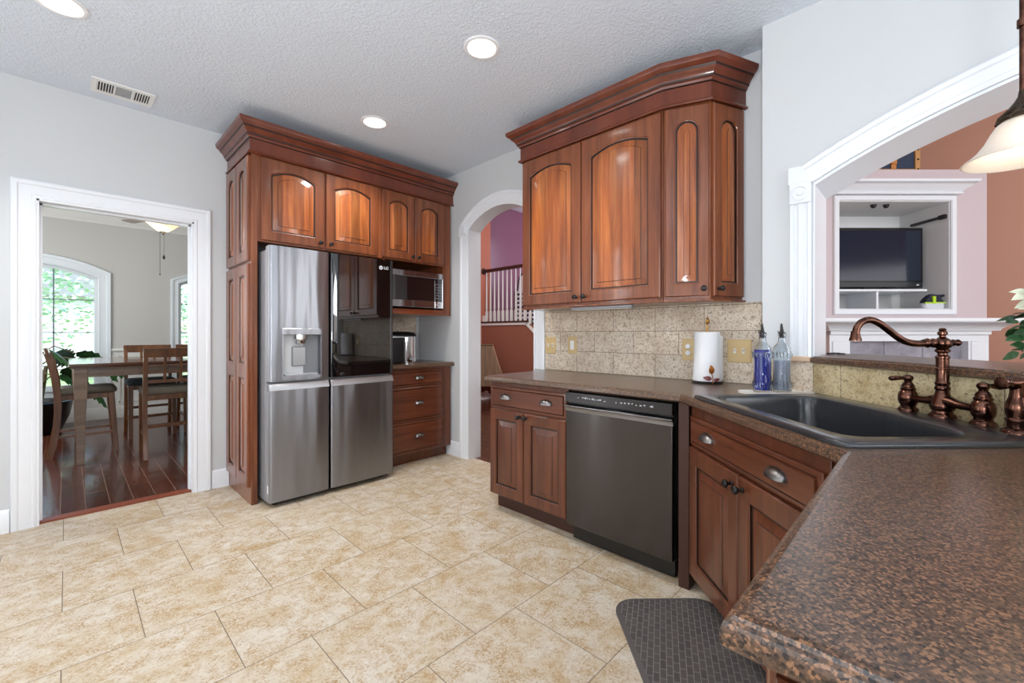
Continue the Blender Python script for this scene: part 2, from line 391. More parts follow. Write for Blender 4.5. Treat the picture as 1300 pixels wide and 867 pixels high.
# ------------------------------------------------------------------ the rooms
def wall_arch(mb, x0, x1, a0, a1, zs, rise, ztop, k=20, mat=0):
    """masonry above an arched opening in a wall running along y; a0<a1"""
    mb.loft([[(x0, y, z), (x0, y, ztop), (x1, y, ztop), (x1, y, z)] for y, z in arc_pts(a0, zs, a1, zs, rise, k)], mat, True, True)
def wall_arch_x(mb, y0, y1, a0, a1, zs, rise, ztop, k=20, mat=0):
    mb.loft([[(x, y0, z), (x, y0, ztop), (x, y1, ztop), (x, y1, z)] for x, z in arc_pts(a0, zs, a1, zs, rise, k)], mat, True, True)

struct('floor', MB().box(-2.6, 2.71, -3.3, 4.0, -.08, 0), TILE)
mb = MB(); mb.box(-1.6, 2.66, 4.0, 8.3, -.08, 0); mb.box(2.71, 8.2, 1.8, 6.8, -.08, 0)
struct('floor_hardwood', mb, PLANK)
mb = MB(); mb.box(2.71, 9.5, -6.2, 1.8, -.08, 0)
struct('floor_living', mb, plain('grey_carpet', (186,182,178), .95))
struct('trim_1', MB().vprism([(-.12,3.985),(.655,3.985),(.655,4.06),(-.12,4.06)], 0, .012), plain('cherry_threshold', (130,66,44), .35))
struct('ceiling', MB().box(-2.6, 2.82, -3.3, 4.1, 2.74, 2.84), CEIL)
struct('ceiling_dining', MB().box(-1.7, 2.7, 4.1, 8.42, 2.87, 2.97), PLASTER)
struct('ceiling_hall', MB().box(2.7, 8.4, 1.8, 6.95, 3.98, 4.08), PLASTER)
struct('ceiling_living', MB().box(2.70, 9.6, -6.3, 1.86, 4.85, 4.95), PLASTER)

# wall with the cased opening to the dining room
mb = MB(); mb.box(-2.6, -.132, 3.96, 4.1, 0, 2.87); mb.box(.667, 2.64, 3.96, 4.1, 0, 2.87); mb.box(-.132, .667, 3.96, 4.1, 2.022, 2.87)
struct('wall_left', mb, WALL)
CAS = [(0,0),(0,.010),(.008,.015),(.018,.015),(.022,.010),(.030,.013),(.074,.016),(.080,.022),(.098,.024),(.106,.018),(.108,0)]
mb = MB()
sweep_plane(mb, [(-.128,0),(-.128,2.02),(.663,2.02),(.663,0)], CAS, (0,3.96,0), (1,0,0), (0,0,1), (0,-1,0))
for x0, x1 in ((-.136,-.118),(.653,.671)):
    mb.box(x0, x1, 3.952, 4.108, 0, 2.03)
mb.box(-.136, .671, 3.952, 4.108, 2.008, 2.03)
for x0, x1 in ((-.118,-.106),(.641,.653)): mb.box(x0, x1, 4.02, 4.06, 0, 2.008)
mb.box(-.118, .653, 4.02, 4.06, 1.996, 2.008)
struct('trim_2', mb, TRIM)
BB = [(0,0),(.017,0),(.017,.098),(.012,.112),(.012,.122),(.006,.134),(0,.138)]
mb = MB(); sweep_xy(mb, [(-2.55,3.9595),(-.238,3.9595)], BB); sweep_xy(mb, [(.773,3.9595),(.885,3.9595)], BB)
struct('baseboard_left', mb, TRIM)

# wall with the arched passage to the hall
A0, A1, AS, AR = 2.295, 3.135, 2.175, .15
mb = MB(); mb.box(2.64, 2.78, .60, A0, 0, 2.745); mb.box(2.64, 2.78, A1, 4.1, 0, 2.745); wall_arch(mb, 2.64, 2.78, A0, A1, AS, AR, 2.745)
mb.box(2.70, 2.78, .60, 4.1, 2.745, 3.98)
struct('wall_back', mb, WALL)
mb = MB()
inner = [(3.14-y, z) for y, z in reversed(arc_pts(A0, AS, A1, AS, AR, 24))]          # plane coordinate a = 3.14 - y
lft, rgt = inner[0][0], inner[-1][0]
sweep_plane(mb, [(lft,0)] + inner + [(rgt,.905)], CAS, (2.64,3.14,0), (0,-1,0), (0,0,1), (-1,0,0))
for a in (lft-.112, rgt-.004):
    y1 = 3.14-a
    mb.box(2.612, 2.64, y1-.116, y1, 2.115, 2.215, c=.004); mb.box(2.606, 2.64, y1-.1, y1-.016, 2.13, 2.20, c=.006)
liner = [(A1-.0, 0.0)] + [(y, z) for y, z in reversed(arc_pts(A0, AS, A1, AS, AR, 24))] + [(A0, 0.0)]
mb.loft([[(2.632, y, z), (2.788, y, z), (2.788, y + (.5-(y-A0)/(A1-A0))*.024, z-.012*(z > .1)), (2.632, y + (.5-(y-A0)/(A1-A0))*.024, z-.012*(z > .1))] for y, z in liner], 0, True, True)
struct('trim_3', mb, TRIM)
mb = MB(); sweep_xy(mb, [(2.6395,3.45),(2.6395,3.25)], BB); struct('baseboard_back', mb, TRIM)

# thick wall with the wide arch over the bar
B0, B1, BS, BR = -2.235, .395, 1.892, .333
mb = MB(); mb.box(2.45, 2.75, B1, .61, 0, 2.745); mb.box(2.45, 2.75, -3.4, B0, 0, 2.745); wall_arch(mb, 2.45, 2.75, B0, B1, BS, BR, 2.745, 36)
mb.box(2.70, 2.78, -6.2, 1.8, 2.745, 4.9); mb.box(2.70, 2.75, -6.2, -3.4, 0, 2.745)
struct('wall_right', mb, WALL)
mb = MB()
yo = .40
arc = [(yo-y, z) for y, z in reversed(arc_pts(-2.24, 1.902, .40, 1.902, .333, 36))]
ARCHC = [(-.004,0),(-.004,.012),(.006,.018),(.016,.018),(.02,.013),(.03,.016),(.062,.018),(.068,.026),(.084,.029),(.092,.022),(.094,0)]
sweep_plane(mb, arc, ARCHC, (2.45,yo,0), (0,-1,0), (0,0,1), (-1,0,0))
PIL = [(0,0),(0,.018),(.012,.02),(.018,.012),(.028,.012),(.036,.02),(.05,.02),(.058,.012),(.066,.012),(.072,.02),(.084,.02),(.086,0)]
sweep_plane(mb, [(0,1.075),(0,1.81)], PIL, (2.45,yo+.002,0), (0,-1,0), (0,0,1), (-1,0,0))
mb.box(2.424, 2.45, .402, .490, 1.806, 1.906, c=.003); mb.box(2.43, 2.45, .398, .494, 1.902, 1.985)
mb.lathe([(.036,0),(.036,-.006),(.028,-.008),(.026,-.003),(.016,-.003),(.014,-.009),(.006,-.012),(.001,-.013)], (2.424,.446,1.856), 28, axis='x')
ln = [(B1+.002, 1.08)] + [(y, z) for y, z in reversed(arc_pts(B0, BS, B1, BS, BR, 36))]
mb.loft([[(2.447, y, z+.004), (2.753, y, z+.004), (2.753, y-.006, z-.006), (2.447, y-.006, z-.006)] for y, z in ln], 0, True, True)
struct('trim_4', mb, TRIM)

# unseen sides of the kitchen
struct('wall_front', MB().box(-2.6, 2.7, -3.44, -3.3, 0, 2.74), WALL)
struct('wall_window_side', MB().box(-2.74, -2.6, -3.44, 4.1, 0, 2.74), WALL)

# tiled splashbacks
s_b = splash_mat('travertine_splashback', (-1.727, -.908, 0), (R(-90), R(-90), 0))
s_d = splash_mat('golden_travertine_splashback', (-.02, -.908, 0), (R(-90), 0, 0), base=((230,216,178),(214,197,156),(196,172,128),(144,120,82)))
mb = MB(); mb.box(2.630, 2.6395, .612, 2.187, .906, 1.362); struct('wall_splashback', mb, s_b)

struct('wall_splashback_alcove', MB().box(1.9, 2.6, 3.948, 3.9595, .912, 1.375), s_b)
struct('wall_splashback_return', MB().box(2.442, 2.4495, .396, .609, .906, 1.052), s_b)
struct('trim_5', MB().box(2.424, 2.4495, .404, .492, 1.053, 1.079, c=.004), plain('sill_cap', (216,184,156), .5))
# low wall behind the sink, carrying the bar
mb = MB(); mb.box(0, 1.33, .012, .11, 0, 1.048)
struct('wall_bar', mb, WALL, loc=(2.45,.40,0), rz=R(-135))
struct('wall_bar_splashback', MB().box(-.014, 1.33, 0, .012, .906, 1.048), s_d, loc=(2.45,.40,0), rz=R(-135))
struct('wall_bar_end', MB().box(.4, 1.56, -.66, -.56, 0, 1.048), WALL)

def tri_fill(mb, outer, hole, z, mat=0):
    bm = bmesh.new(); es = []
    for lp in (outer, hole):
        if not lp: continue
        vs = [bm.verts.new((x, y, z)) for x, y in lp]
        es += [bm.edges.new((vs[i], vs[(i+1) % len(vs)])) for i in range(len(vs))]
    bmesh.ops.triangle_fill(bm, use_beauty=True, use_dissolve=False, edges=es)
    bm.verts.index_update(); idx = mb.add([tuple(v.co) for v in bm.verts])
    for f in bm.faces: mb.face([idx[v.index] for v in f.verts], mat)
    bm.free()
def slab(poly, exposed, z0, z1, hole=None):
    mb = MB(); L = []
    for d, z in ((.008, z0), (0, z0+.007), (0, z1-.017), (.003, z1-.008), (.008, z1-.006), (.010, z1-.002), (.018, z1)):
        L.append([(x, y, z) for x, y in offset_poly(poly, [d*e for e in exposed])])
    mb.loft(L)
    tri_fill(mb, [p[:2] for p in L[0]], hole, z0); tri_fill(mb, [p[:2] for p in L[-1]], hole, z1)
    if hole: mb.loft([[(x, y, z0) for x, y in hole], [(x, y, z1) for x, y in hole]])
    return mb

# ------------------------------------------------------------------ cabinet parts
def rect_loop(x0, x1, z0, z1, y, k):
    return [(x0,y,z0),(x1,y,z0),(x1,y,z1)] + [(x1+(x0-x1)*i/k, y, z1) for i in range(1, k)] + [(x0,y,z1)]
def arch_loop(x0, x1, z0, zs, rise, y, k, rnd):
    cx, a = (x0+x1)/2, (x1-x0)/2; out = [(x0,y,z0),(x1,y,z0),(x1,y,zs)]
    for i in range(1, k):
        if rnd: t = PI*i/k; out.append((cx+a*math.cos(t), y, zs+rise*math.sin(t)))
        else:
            u = 1-2*i/k; out.append((cx+a*u, y, zs+rise*(1-u*u)))
    return out + [(x0,y,zs)]
def door_mesh(w_, h_, panels, t=.02, stile=.058, rnd=False, bevel=.032):
    """raised-panel door, front towards -y; panels = [(z0, z_spring, rise)]; materials: 0 frame, 1 glaze, 2 panel"""
    mb = MB(); k = 14
    e = [rect_loop(0, w_, 0, h_, 0, k), rect_loop(0, w_, 0, h_, -t+.006, k), rect_loop(.005, w_-.005, .005, h_-.005, -t, k)]
    mb.loft(e, 0, True)
    cuts = [.005] + [(a[1]+a[2]+b[0])/2 for a, b in zip(panels, panels[1:])] + [h_-.005]
    for (z0, zs, rise), za, zb in zip(panels, cuts, cuts[1:]):
        A = lambda d, y: arch_loop(stile+d, w_-stile-d, z0+d, zs-d, rise if not rnd else max(.01, rise-d*.0), y, k, rnd)
        bv = min(bevel, (w_-2*stile)*.24)
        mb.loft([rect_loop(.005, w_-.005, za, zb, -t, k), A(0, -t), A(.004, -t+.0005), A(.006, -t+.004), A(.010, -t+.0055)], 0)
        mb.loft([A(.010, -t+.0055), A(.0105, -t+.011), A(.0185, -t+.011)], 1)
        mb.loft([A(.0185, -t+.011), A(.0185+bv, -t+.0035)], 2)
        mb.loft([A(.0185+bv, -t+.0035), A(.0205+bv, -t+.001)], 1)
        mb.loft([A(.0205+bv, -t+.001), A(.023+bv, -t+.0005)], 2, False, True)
    return mb
def add_door(par, x, z, w_, h_, panels, mats, rnd=False, y=0, rz=0, stile=.058, loc=None):
    o = door_mesh(w_, h_, panels, rnd=rnd, stile=stile).build('door', mats, par, smooth=28)
    o.location = loc or (x, y, z); o.rotation_euler = (0,0,rz); return o
def drawer_mesh(w_, h_, t=.02, m=.02):
    mb = MB()
    q = lambda d, y: [(d,y,d),(w_-d,y,d),(w_-d,y,h_-d),(d,y,h_-d)]
    mb.loft([q(0,0), q(0,-t+.009), q(.004,-t+.006), q(m-.004,-t+.005)], 0, True)
    mb.loft([q(m-.004,-t+.005), q(m,-t+.008)], 1)
    mb.loft([q(m,-t+.008), q(m+.003,-t), q(m+.008,-t)], 0, False, True); return mb
def add_drawer(par, x, z, w_, h_, mats):
    o = drawer_mesh(w_, h_).build('drawer', mats, par, smooth=28); o.location = (x, 0, z); return o
def add_knob(door_, x, z, mat=None):
    mb = MB().lathe([(.004,0),(.009,0),(.0095,-.003),(.006,-.006),(.0055,-.014),(.010,-.019),(.0145,-.024),(.0155,-.029),(.013,-.034),(.006,-.037),(.001,-.0375)], (0,0,0), 18, axis='y')
    o = mb.build('knob', mat or DARKMETAL, door_); o.location = (x, -.02, z); return o
def cup_mesh():
    mb = MB(); a, b, c = .047, .028, .03; rows = []
    for i in range(9):
        p = PI/2*i/8; rows.append([(a*math.cos(t), -b*math.sin(t)**.8*math.sin(p), c*math.sin(t)**.7*math.cos(p)) for t in [PI*k/20 for k in range(21)]])
    mb.loft(rows, closed=False)
    inn = [[(x*.93, y*.9, z*.93) for x, y, z in r_] for r_ in rows]; mb.loft(inn, closed=False)
    mb.loft([rows[-1], inn[-1]], closed=False)
    mb.loft([[(a*1.0*math.cos(t), 0, c*math.sin(t)**.7) for t in [PI*k/20 for k in range(21)]], [(a*1.08*math.cos(t), -.002, c*1.1*math.sin(t)**.7) for t in [PI*k/20 for k in range(21)]], [(a*1.08*math.cos(t), 0, c*1.1*math.sin(t)**.7) for t in [PI*k/20 for k in range(21)]]], closed=False)
    return mb
def add_cup(par, x, z):
    o = cup_mesh().build('cup_pull', PEWTER, par); o.location = (x, -.02, z-.01); return o
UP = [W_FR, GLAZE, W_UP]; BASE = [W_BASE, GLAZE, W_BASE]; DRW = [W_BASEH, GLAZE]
YF = 3.38
# tall end panel next to the refrigerator (faces the doorway)
t = thing('pantry_cabinet', 'tall narrow cherry cabinet side with four raised door panels, between the doorway and the refrigerator', 'cabinet', (.887,3.957,0), R(-90))
mb = MB(); mb.box(0, .592, 0, .038, 0, 2.45); mb.build('body', W_FR, t, bev=.002)
for x in (.006, .289):
    add_door(t, x, 1.695, .277, .73, [(.065, .615, .048)], UP, rnd=True, stile=.062)
    add_door(t, x, .12, .277, 1.555, [(.07, .76, 0), (.85, 1.485, 0)], UP, stile=.062)
# cabinet over the refrigerator
t = thing('wall_cabinet', 'cherry cabinet directly above the refrigerator with two arched-panel doors', 'cabinet', (.927,YF,1.835))
MB().box(0, .958, 0, .57, 0, .615).build('body', W_FR, t, bev=.002)
d = add_door(t, .020, .012, .437, .583, [(.062, .478, .042)], UP); add_knob(d, .405, .035)
d = add_door(t, .474, .012, .437, .583, [(.062, .478, .042)], UP); add_knob(d, .03, .035)
# cabinet with the microwave shelf
t = thing('microwave_cabinet', 'cherry cabinet right of the refrigerator with two small arched doors over an open microwave shelf', 'cabinet', (1.889,YF,0))
mb = MB(); mb.box(0, .729, 0, .57, 1.835, 2.45); mb.box(0, .022, 0, .57, 1.372, 1.835); mb.box(.641, .729, 0, .57, 1.372, 1.835); mb.box(0, .729, .55, .57, 1.372, 1.835)
mb.build('body', W_FR, t, bev=.0015)
MB().box(.022, .641, -.002, .55, 1.372, 1.412).build('shelf', W_UPH, t)
MB().box(.0, .729, -.006, .57, 1.364, 1.372).build('bottom_edge', W_FR, t)
d = add_door(t, -.010, 1.847, .320, .583, [(.062, .48, .038)], UP); add_knob(d, .292, .033)
d = add_door(t, .316, 1.847, .322, .583, [(.062, .48, .038)], UP); add_knob(d, .028, .033)
# crown moulding over the refrigerator run
CROWN = [(.0,2.435),(.014,2.435),(.018,2.442),(.014,2.450),(.004,2.454),(.004,2.535),(.012,2.540),(.016,2.552),(.024,2.556),(.026,2.566),(.036,2.582),(.052,2.596),(.056,2.606),(.066,2.612),(.078,2.622),(.082,2.634),(.082,2.648),(0,2.648)]
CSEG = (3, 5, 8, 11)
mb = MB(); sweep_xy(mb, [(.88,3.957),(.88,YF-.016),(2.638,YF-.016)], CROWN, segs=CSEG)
tag(mb.build('crown_moulding', [W_CR, GLAZE], smooth=28), 'stepped cherry crown moulding running above the refrigerator cabinets', 'moulding')
# drawers under the ice maker
t = thing('drawer_cabinet', 'cherry base cabinet with three drawers right of the refrigerator', 'cabinet', (1.90,YF,0))
mb = MB(); mb.box(0, .72, .0, .57, .10, .874); mb.box(0, .72, .07, .57, 0, .10); mb.build('body', W_BASE, t, bev=.002)
for z, h_ in ((.712, .142), (.398, .304), (.114, .276)):
    d = add_drawer(t, .03, z, .595, h_, DRW); c_ = add_cup(d, .318, h_*.52)
p = [(1.892,3.958),(1.892,3.342),(2.638,3.342),(2.638,3.958)]
tag(slab(p, [1,1,0,0], .875, .913).build('countertop', COUNTER, smooth=30), 'short dark countertop between the refrigerator and the arched passage', 'countertop')

# upper cabinets on the right
t = thing('wall_cabinet', 'large cherry cabinet with two tall arched doors left of the angled corner cabinet', 'cabinet', (2.33,2.142,0), R(-90))
MB().box(0, 1.067, 0, .308, 1.372, 2.45).build('body', W_FR, t, bev=.002)
mb = MB(); mb.box(-.004, 1.067, -.012, .30, 1.362, 1.374); mb.build('light_rail', W_FR, t, bev=.003)
d = add_door(t, .006, 1.39, .510, 1.04, [(.066, .925, .042)], UP, stile=.064); add_knob(d, .482, .035)
d = add_door(t, .523, 1.39, .532, 1.04, [(.066, .925, .042)], UP, stile=.064); add_knob(d, .03, .035)
t = thing('corner_wall_cabinet', 'angled end cabinet with two narrow round-topped doors beside the wide arch', 'cabinet', (2.33,1.073,0))
pl = [(0,0),(.31,0),(.31,-.315),(.083,-.222)]
mb = MB(); mb.vprism([(x, y) for x, y in pl], 1.372, 2.45); mb.build('body', W_FR, t, bev=.002)
mb = MB(); mb.vprism([(-.012,0),(.308,0),(.308,-.335),(.075,-.238)], 1.362, 1.374); mb.build('light_rail', W_FR, t, bev=.003)
u1 = Vector((.383,-.924,0)); u2 = Vector((.924,-.383,0))
d = add_door(t, 0, 0, .226, 1.04, [(.066, .915, .056)], UP, rnd=True, rz=R(-67.5), stile=.046, loc=tuple(u1*.006+Vector((0,0,1.39)))); add_knob(d, .198, .04)
d = add_door(t, 0, 0, .228, 1.04, [(.066, .915, .056)], UP, rnd=True, rz=R(-22.5), stile=.046, loc=tuple(Vector((.083,-.222,1.39))+u2*.008)); add_knob(d, .03, .04)
mb = MB(); sweep_xy(mb, [(2.638,2.146),(2.312,2.146),(2.312,1.069),(2.395,.842),(2.638,.742)], CROWN, segs=CSEG)
tag(mb.build('crown_moulding', [W_CR, GLAZE], smooth=28), 'stepped cherry crown moulding wrapping the upper cabinets by the wide arch', 'moulding')
t = thing('under_cabinet_light', 'slim grey light bar fixed under the large upper cabinet', 'light', (2.36,1.5,1.362))
MB().box(-.02, .02, -.22, .22, -.018, 0, c=.004).build('housing', STEEL_S, t); MB().box(-.012, .012, -.2, .2, -.021, -.018).build('lens', FROST, t)

# base cabinet left of the dishwasher
t = thing('base_cabinet', 'cherry base cabinet with one wide drawer over two doors, left of the dishwasher', 'cabinet', (2.02,2.155,0), R(-90))
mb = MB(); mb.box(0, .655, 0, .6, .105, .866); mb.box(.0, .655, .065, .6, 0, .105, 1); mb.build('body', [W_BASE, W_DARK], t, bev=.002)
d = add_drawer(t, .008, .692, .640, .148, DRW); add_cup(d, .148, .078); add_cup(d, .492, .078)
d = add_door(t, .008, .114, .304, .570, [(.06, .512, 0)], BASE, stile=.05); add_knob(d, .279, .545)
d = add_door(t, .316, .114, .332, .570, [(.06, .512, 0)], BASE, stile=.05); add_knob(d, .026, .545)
# corner sink cabinet
t = thing('sink_cabinet', 'diagonal cherry sink cabinet with a false drawer front and two doors, right of the dishwasher', 'cabinet', (1.972,.772,0), R(-135))
mb = MB(); mb.box(-.01, .83, 0, .02, .09, .866); mb.box(-.01, .01, .02, .5, .09, .866); mb.box(.81, .83, .02, .5, .09, .866); mb.box(-.01, .83, .02, .5, .09, .11); mb.box(0, .82, .075, .095, 0, .09, 1)
mb.build('body', [W_BASE, W_DARK], t, bev=.002)
d = add_drawer(t, .006, .690, .812, .128, DRW); d.name = 'drawer_front'; add_cup(d, .178, .066); add_cup(d, .630, .066)
d = add_door(t, .006, .105, .402, .575, [(.065, .51, 0)], BASE, stile=.056); add_knob(d, .372, .535)
d = add_door(t, .416, .105, .402, .575, [(.065, .51, 0)], BASE, stile=.056); add_knob(d, .030, .535)
o = MB().box(-.05, .0, 0, .05, 0, .866).build('filler_post', W_DARK, t, bev=.002); o.location = (-.04, 0, 0); o.rotation_euler = (0,0,R(45))
# peninsula cabinet under the near end of the counter
t = thing('peninsula_cabinet', 'cherry cabinet under the near end of the brown peninsula counter', 'cabinet', (1.24,.112,0), R(180))
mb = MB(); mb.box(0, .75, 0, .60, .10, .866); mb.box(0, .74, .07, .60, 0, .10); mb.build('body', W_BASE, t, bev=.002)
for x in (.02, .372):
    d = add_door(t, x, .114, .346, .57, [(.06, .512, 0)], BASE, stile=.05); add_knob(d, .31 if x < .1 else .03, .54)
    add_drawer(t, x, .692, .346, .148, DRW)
o = door_mesh(.59, .74, [(.07, .67, 0)], stile=.06).build('end_panel', BASE, t, smooth=28); o.location = (.75,.005,.115); o.rotation_euler = (0,0,R(90))

# counter with the corner, sink cut-out and peninsula
O2 = Vector((1.93,.76)); EU = Vector((-.70711,-.70711)); EV = Vector((.70711,-.70711))
UV = lambda u, v_: tuple(O2 + EU*u + EV*v_)
hole = [UV(.05,.03), UV(.82,.03), UV(.82,.54), UV(.05,.54)]
P = [(2.629,2.172),(1.972,2.172),(1.972,.832),(1.292,.152),(.455,.152),(.455,-.556),(1.488,-.556),(2.438,.395),(2.440,.608),(2.629,.608)]
tag(slab(P, [1,1,1,1,1,0,0,0,0,0], .868, .906, hole).build('countertop', COUNTER, smooth=30), 'long speckled brown countertop running from the backsplash round the corner sink to the peninsula', 'countertop')
Q = [(2.436,.414),(1.488,-.534),(.35,-.534),(.35,-.98),(1.68,-.98),(2.86,.20),(2.86,.386),(2.436,.386)]
tag(slab(Q, [1,1,1,1,1,1,1,1], 1.049, 1.082).build('bar_top', COUNTER, smooth=30), 'raised dark bar ledge behind the sink under the wide arch', 'countertop')

# ------------------------------------------------------------------ refrigerator
def text_mesh(name, txt, size, mat, parent, loc, rot, ext=.0006):
    cu = bpy.data.curves.new(name, 'FONT'); cu.body = txt; cu.size = size; cu.extrude = ext; cu.align_x = 'CENTER'; cu.align_y = 'CENTER'; cu.offset = size*.02
    tmp = bpy.data.objects.new(name+'_tmp', cu); col.objects.link(tmp)
    me = bpy.data.meshes.new_from_object(tmp.evaluated_get(bpy.context.evaluated_depsgraph_get()))
    bpy.data.objects.remove(tmp); bpy.data.curves.remove(cu)
    me.materials.clear(); me.materials.append(mat); me.name = name
    o = bpy.data.objects.new(name, me); col.objects.link(o); o.parent = parent; o.location = loc; o.rotation_euler = rot; return o
t = thing('refrigerator', 'stainless steel four-door refrigerator with an ice dispenser and a black glass upper right door', 'refrigerator', (.95,3.195,0))
mb = MB(); mb.box(.0, .935, .075, .74, .03, 1.765, c=.006); mb.box(.02, .12, .02, .15, 1.765, 1.785, c=.005); mb.box(.82, .92, .02, .15, 1.765, 1.785, c=.005)
mb.build('body', STEEL_S, t)
mb = MB(); mb.box(.03, .91, .05, .12, .012, .05); mb.build('base_grille', BLACK, t)
for x in (.06, .86): o = MB().lathe([(.02,0),(.02,.03)], (x,.09,0), 14).build('foot', BLACK, t)
def fridge_door(name, x0, x1, z0, z1, mat, bow=.006, label=None, cut=None):
    mb = MB(); n = 10; L = []
    for i in range(n+1):
        u = i/n; x = x0+(x1-x0)*u; e = min(u, 1-u)*(x1-x0); y = .012*max(0, 1-e/.012)**2 - bow*(1-(2*u-1)**2)
        L.append(x); 
    xs = [x0, x0+.003, x0+.008, x0+.016] + [x0+(x1-x0)*i/8 for i in range(1, 8)] + [x1-.016, x1-.008, x1-.003, x1]
    def yy(x):
        e = min(x-x0, x1-x); r_ = .014
        c_ = 0 if e >= r_ else r_ - math.sqrt(max(0, r_*r_-(r_-e)**2))
        u = (x-x0)/(x1-x0); return c_ - bow*(1-(2*u-1)**2)
    prof = [(x, yy(x)) for x in xs] + [(x1, .07), (x0, .07)]
    if cut:
        a, b, c, d = cut
        mb.loft([[(x, y, z) for x, y in prof] for z in (z0, z0+.003, c)], 0, True, True)
        mb.loft([[(x, y, z) for x, y in prof] for z in (d, z1-.003, z1)], 0, True, True)
        for lo, hi in ((x0, a), (b, x1)):
            pp = sorted({x for x in xs if lo < x < hi} | {lo, hi})
            q = [(x, yy(x)) for x in pp] + [(hi, .07), (lo, .07)]
            mb.loft([[(x, y, z) for x, y in q] for z in (c, d)], 0, True, True)
        mb.box(a, b, .055, .07, c, d)
    else:
        mb.loft([[(x, y, z) for x, y in prof] for z in (z0, z0+.003, z1-.003, z1)], 0, True, True)
    o = mb.build(name, mat, t, smooth=40)
    if label: o['label'] = label
    return o
mb = MB(); mb.box(-.0015, .0, .016, .07, .05, .795); mb.box(-.0015, .0, .016, .07, .866, 1.783); mb.build('door_side', STEEL_S, t)
ld = fridge_door('door', .0, .405, .862, 1.787, STEEL, cut=(.078, .346, .872, 1.222))
fridge_door('door', .415, .935, .862, 1.787, BLACKGLASS, .0, 'black glass upper right door')
l1 = fridge_door('door', .0, .405, .04, .799, STEEL); l2 = fridge_door('door', .415, .935, .04, .799, STEEL)
for d_, x0, x1 in ((l1, .004, .401), (l2, .419, .931)):
    mb = MB(); mb.loft([[(x, y, z) for y, z in ((-.004,.799),(-.004,.803),(.020,.848),(.05,.848),(.05,.799))] for x in (x0-.003, x1+.003)], 0, True, True); mb.build('handle_lip', plain('bright_steel_lip', (190,192,196), .35, 1) if d_ is l1 else bpy.data.materials['bright_steel_lip'], d_)  # paler copy of the door steel: light on the sloped lip put into colour
# ice and water dispenser
mb = MB(); a, b, c, d = .078, .346, .872, 1.222
mb.box(a, a+.008, -.007, .055, c, d); mb.box(b-.008, b, -.007, .055, c, d); mb.box(a, b, -.009, .055, c, c+.022); mb.box(a-.002, b+.002, -.012, .03, d-.042, d+.002, c=.003)
disp = mb.build('dispenser_frame', STEEL, ld)
mb = MB(); mb.box(a+.008, b-.008, .048, .056, c+.02, d-.04); mb.build('dispenser_recess', plain('pale_grey_plastic', (196,198,200), .4), ld)
mb = MB(); mb.box(b-.11, b-.008, .042, .049, c+.022, d-.042); mb.build('dispenser_shadow_panel', plain('mid_grey_plastic', (118,120,124), .4), ld)  # darker box standing in for shade at the right of the recess
mb = MB(); mb.lathe([(.045,0),(.045,-.03),(.036,-.04),(.034,-.062),(.03,-.066)], (.205,.02,d-.042), 20); mb.build('nozzle', CHROME, ld)
mb = MB(); mb.box(.155, .25, .03, .044, c+.085, d-.125, c=.008); mb.build('dispenser_paddle', plain('silver_paddle', (176,178,180), .3, .7), ld)
mb = MB(); mb.box(a+.02, b-.02, .0, .05, c+.02, c+.032, c=.003); mb.build('drip_tray', STEEL_S, ld)
for x in (.095, .315): MB().box(x, x+.016, -.0126, -.0118, d-.024, d-.02).build('control_marking', STEEL_S, ld)
# maker's mark on the black door: a round badge and two letters
o = text_mesh('logo_lettering', 'LG', .034, plain('logo_silver', (206,208,210), .4), t, (.868,.0-.0012,1.722), (R(90),0,0))
mb = MB(); mb.lathe([(.0165,-.0008),(.0165,.0004)], (0,0,0), 28, axis='y'); ob = mb.build('logo_badge', plain('logo_silver', (206,208,210), .4), t); ob.location = (.822,-.0004,1.722)
mb = MB(); mb.box(-.003,.0,-.0016,-.0008,-.008,.006); mb.box(-.003,.006,-.0016,-.0008,-.008,-.006); mb.box(.004,.0075,-.0016,-.0008,.001,.004); o2 = mb.build('logo_face', BLACK, ob)
mb = MB(); mb.box(-.0016,.0,.02,.045,.10,.155); o = mb.build('energy_sticker', WHITE, t); o.location = (.0,.0,.0)

# ------------------------------------------------------------------ microwave
t = thing('microwave', 'stainless steel microwave with a dark glass door in the shelf niche below the small cabinets', 'microwave', (1.935,3.372,1.413))
MB().box(.0, .585, .015, .40, .012, .345, c=.004).build('case', STEEL_D, t)
mb = MB(); mb.box(.004, .485, -.008, .015, .08, .292, c=.003); mb.build('door_glass', BLACKGLASS, t)
mb = MB(); mb.box(.0, .485, -.010, .015, .016, .08, c=.003); mb.box(.0, .585, -.010, .015, .292, .345, c=.003); mb.build('door_trim', steel('microwave_steel', (168,168,170), .16), t)
mb = MB(); mb.box(.488, .572, -.008, .015, .08, .292, c=.003); cp = mb.build('control_panel', BLACKGLASS, t)
mb = MB()
for r_ in range(6):
    for c_ in range(3): mb.box(.503+c_*.02, .513+c_*.02, -.0092, -.008, .105+r_*.026, .113+r_*.026)
mb.build('buttons', plain('grey_markings', (130,134,138), .5), cp)
mb = MB(); mb.box(.572, .585, -.010, .015, .016, .345, c=.002); mb.box(.488, .572, -.010, .015, .016, .08, c=.003); mb.build('side_trim', CHROME, t)
for x in (.505, .54): o = MB().lathe([(.011,0),(.011,-.008),(.008,-.01)], (x,-.01,.048), 16, axis='y').build('button', CHROME, t)
for x in (.05, .53): o = MB().lathe([(.012,0),(.012,.012)], (x,.06,0), 12).build('foot', BLACK, t)

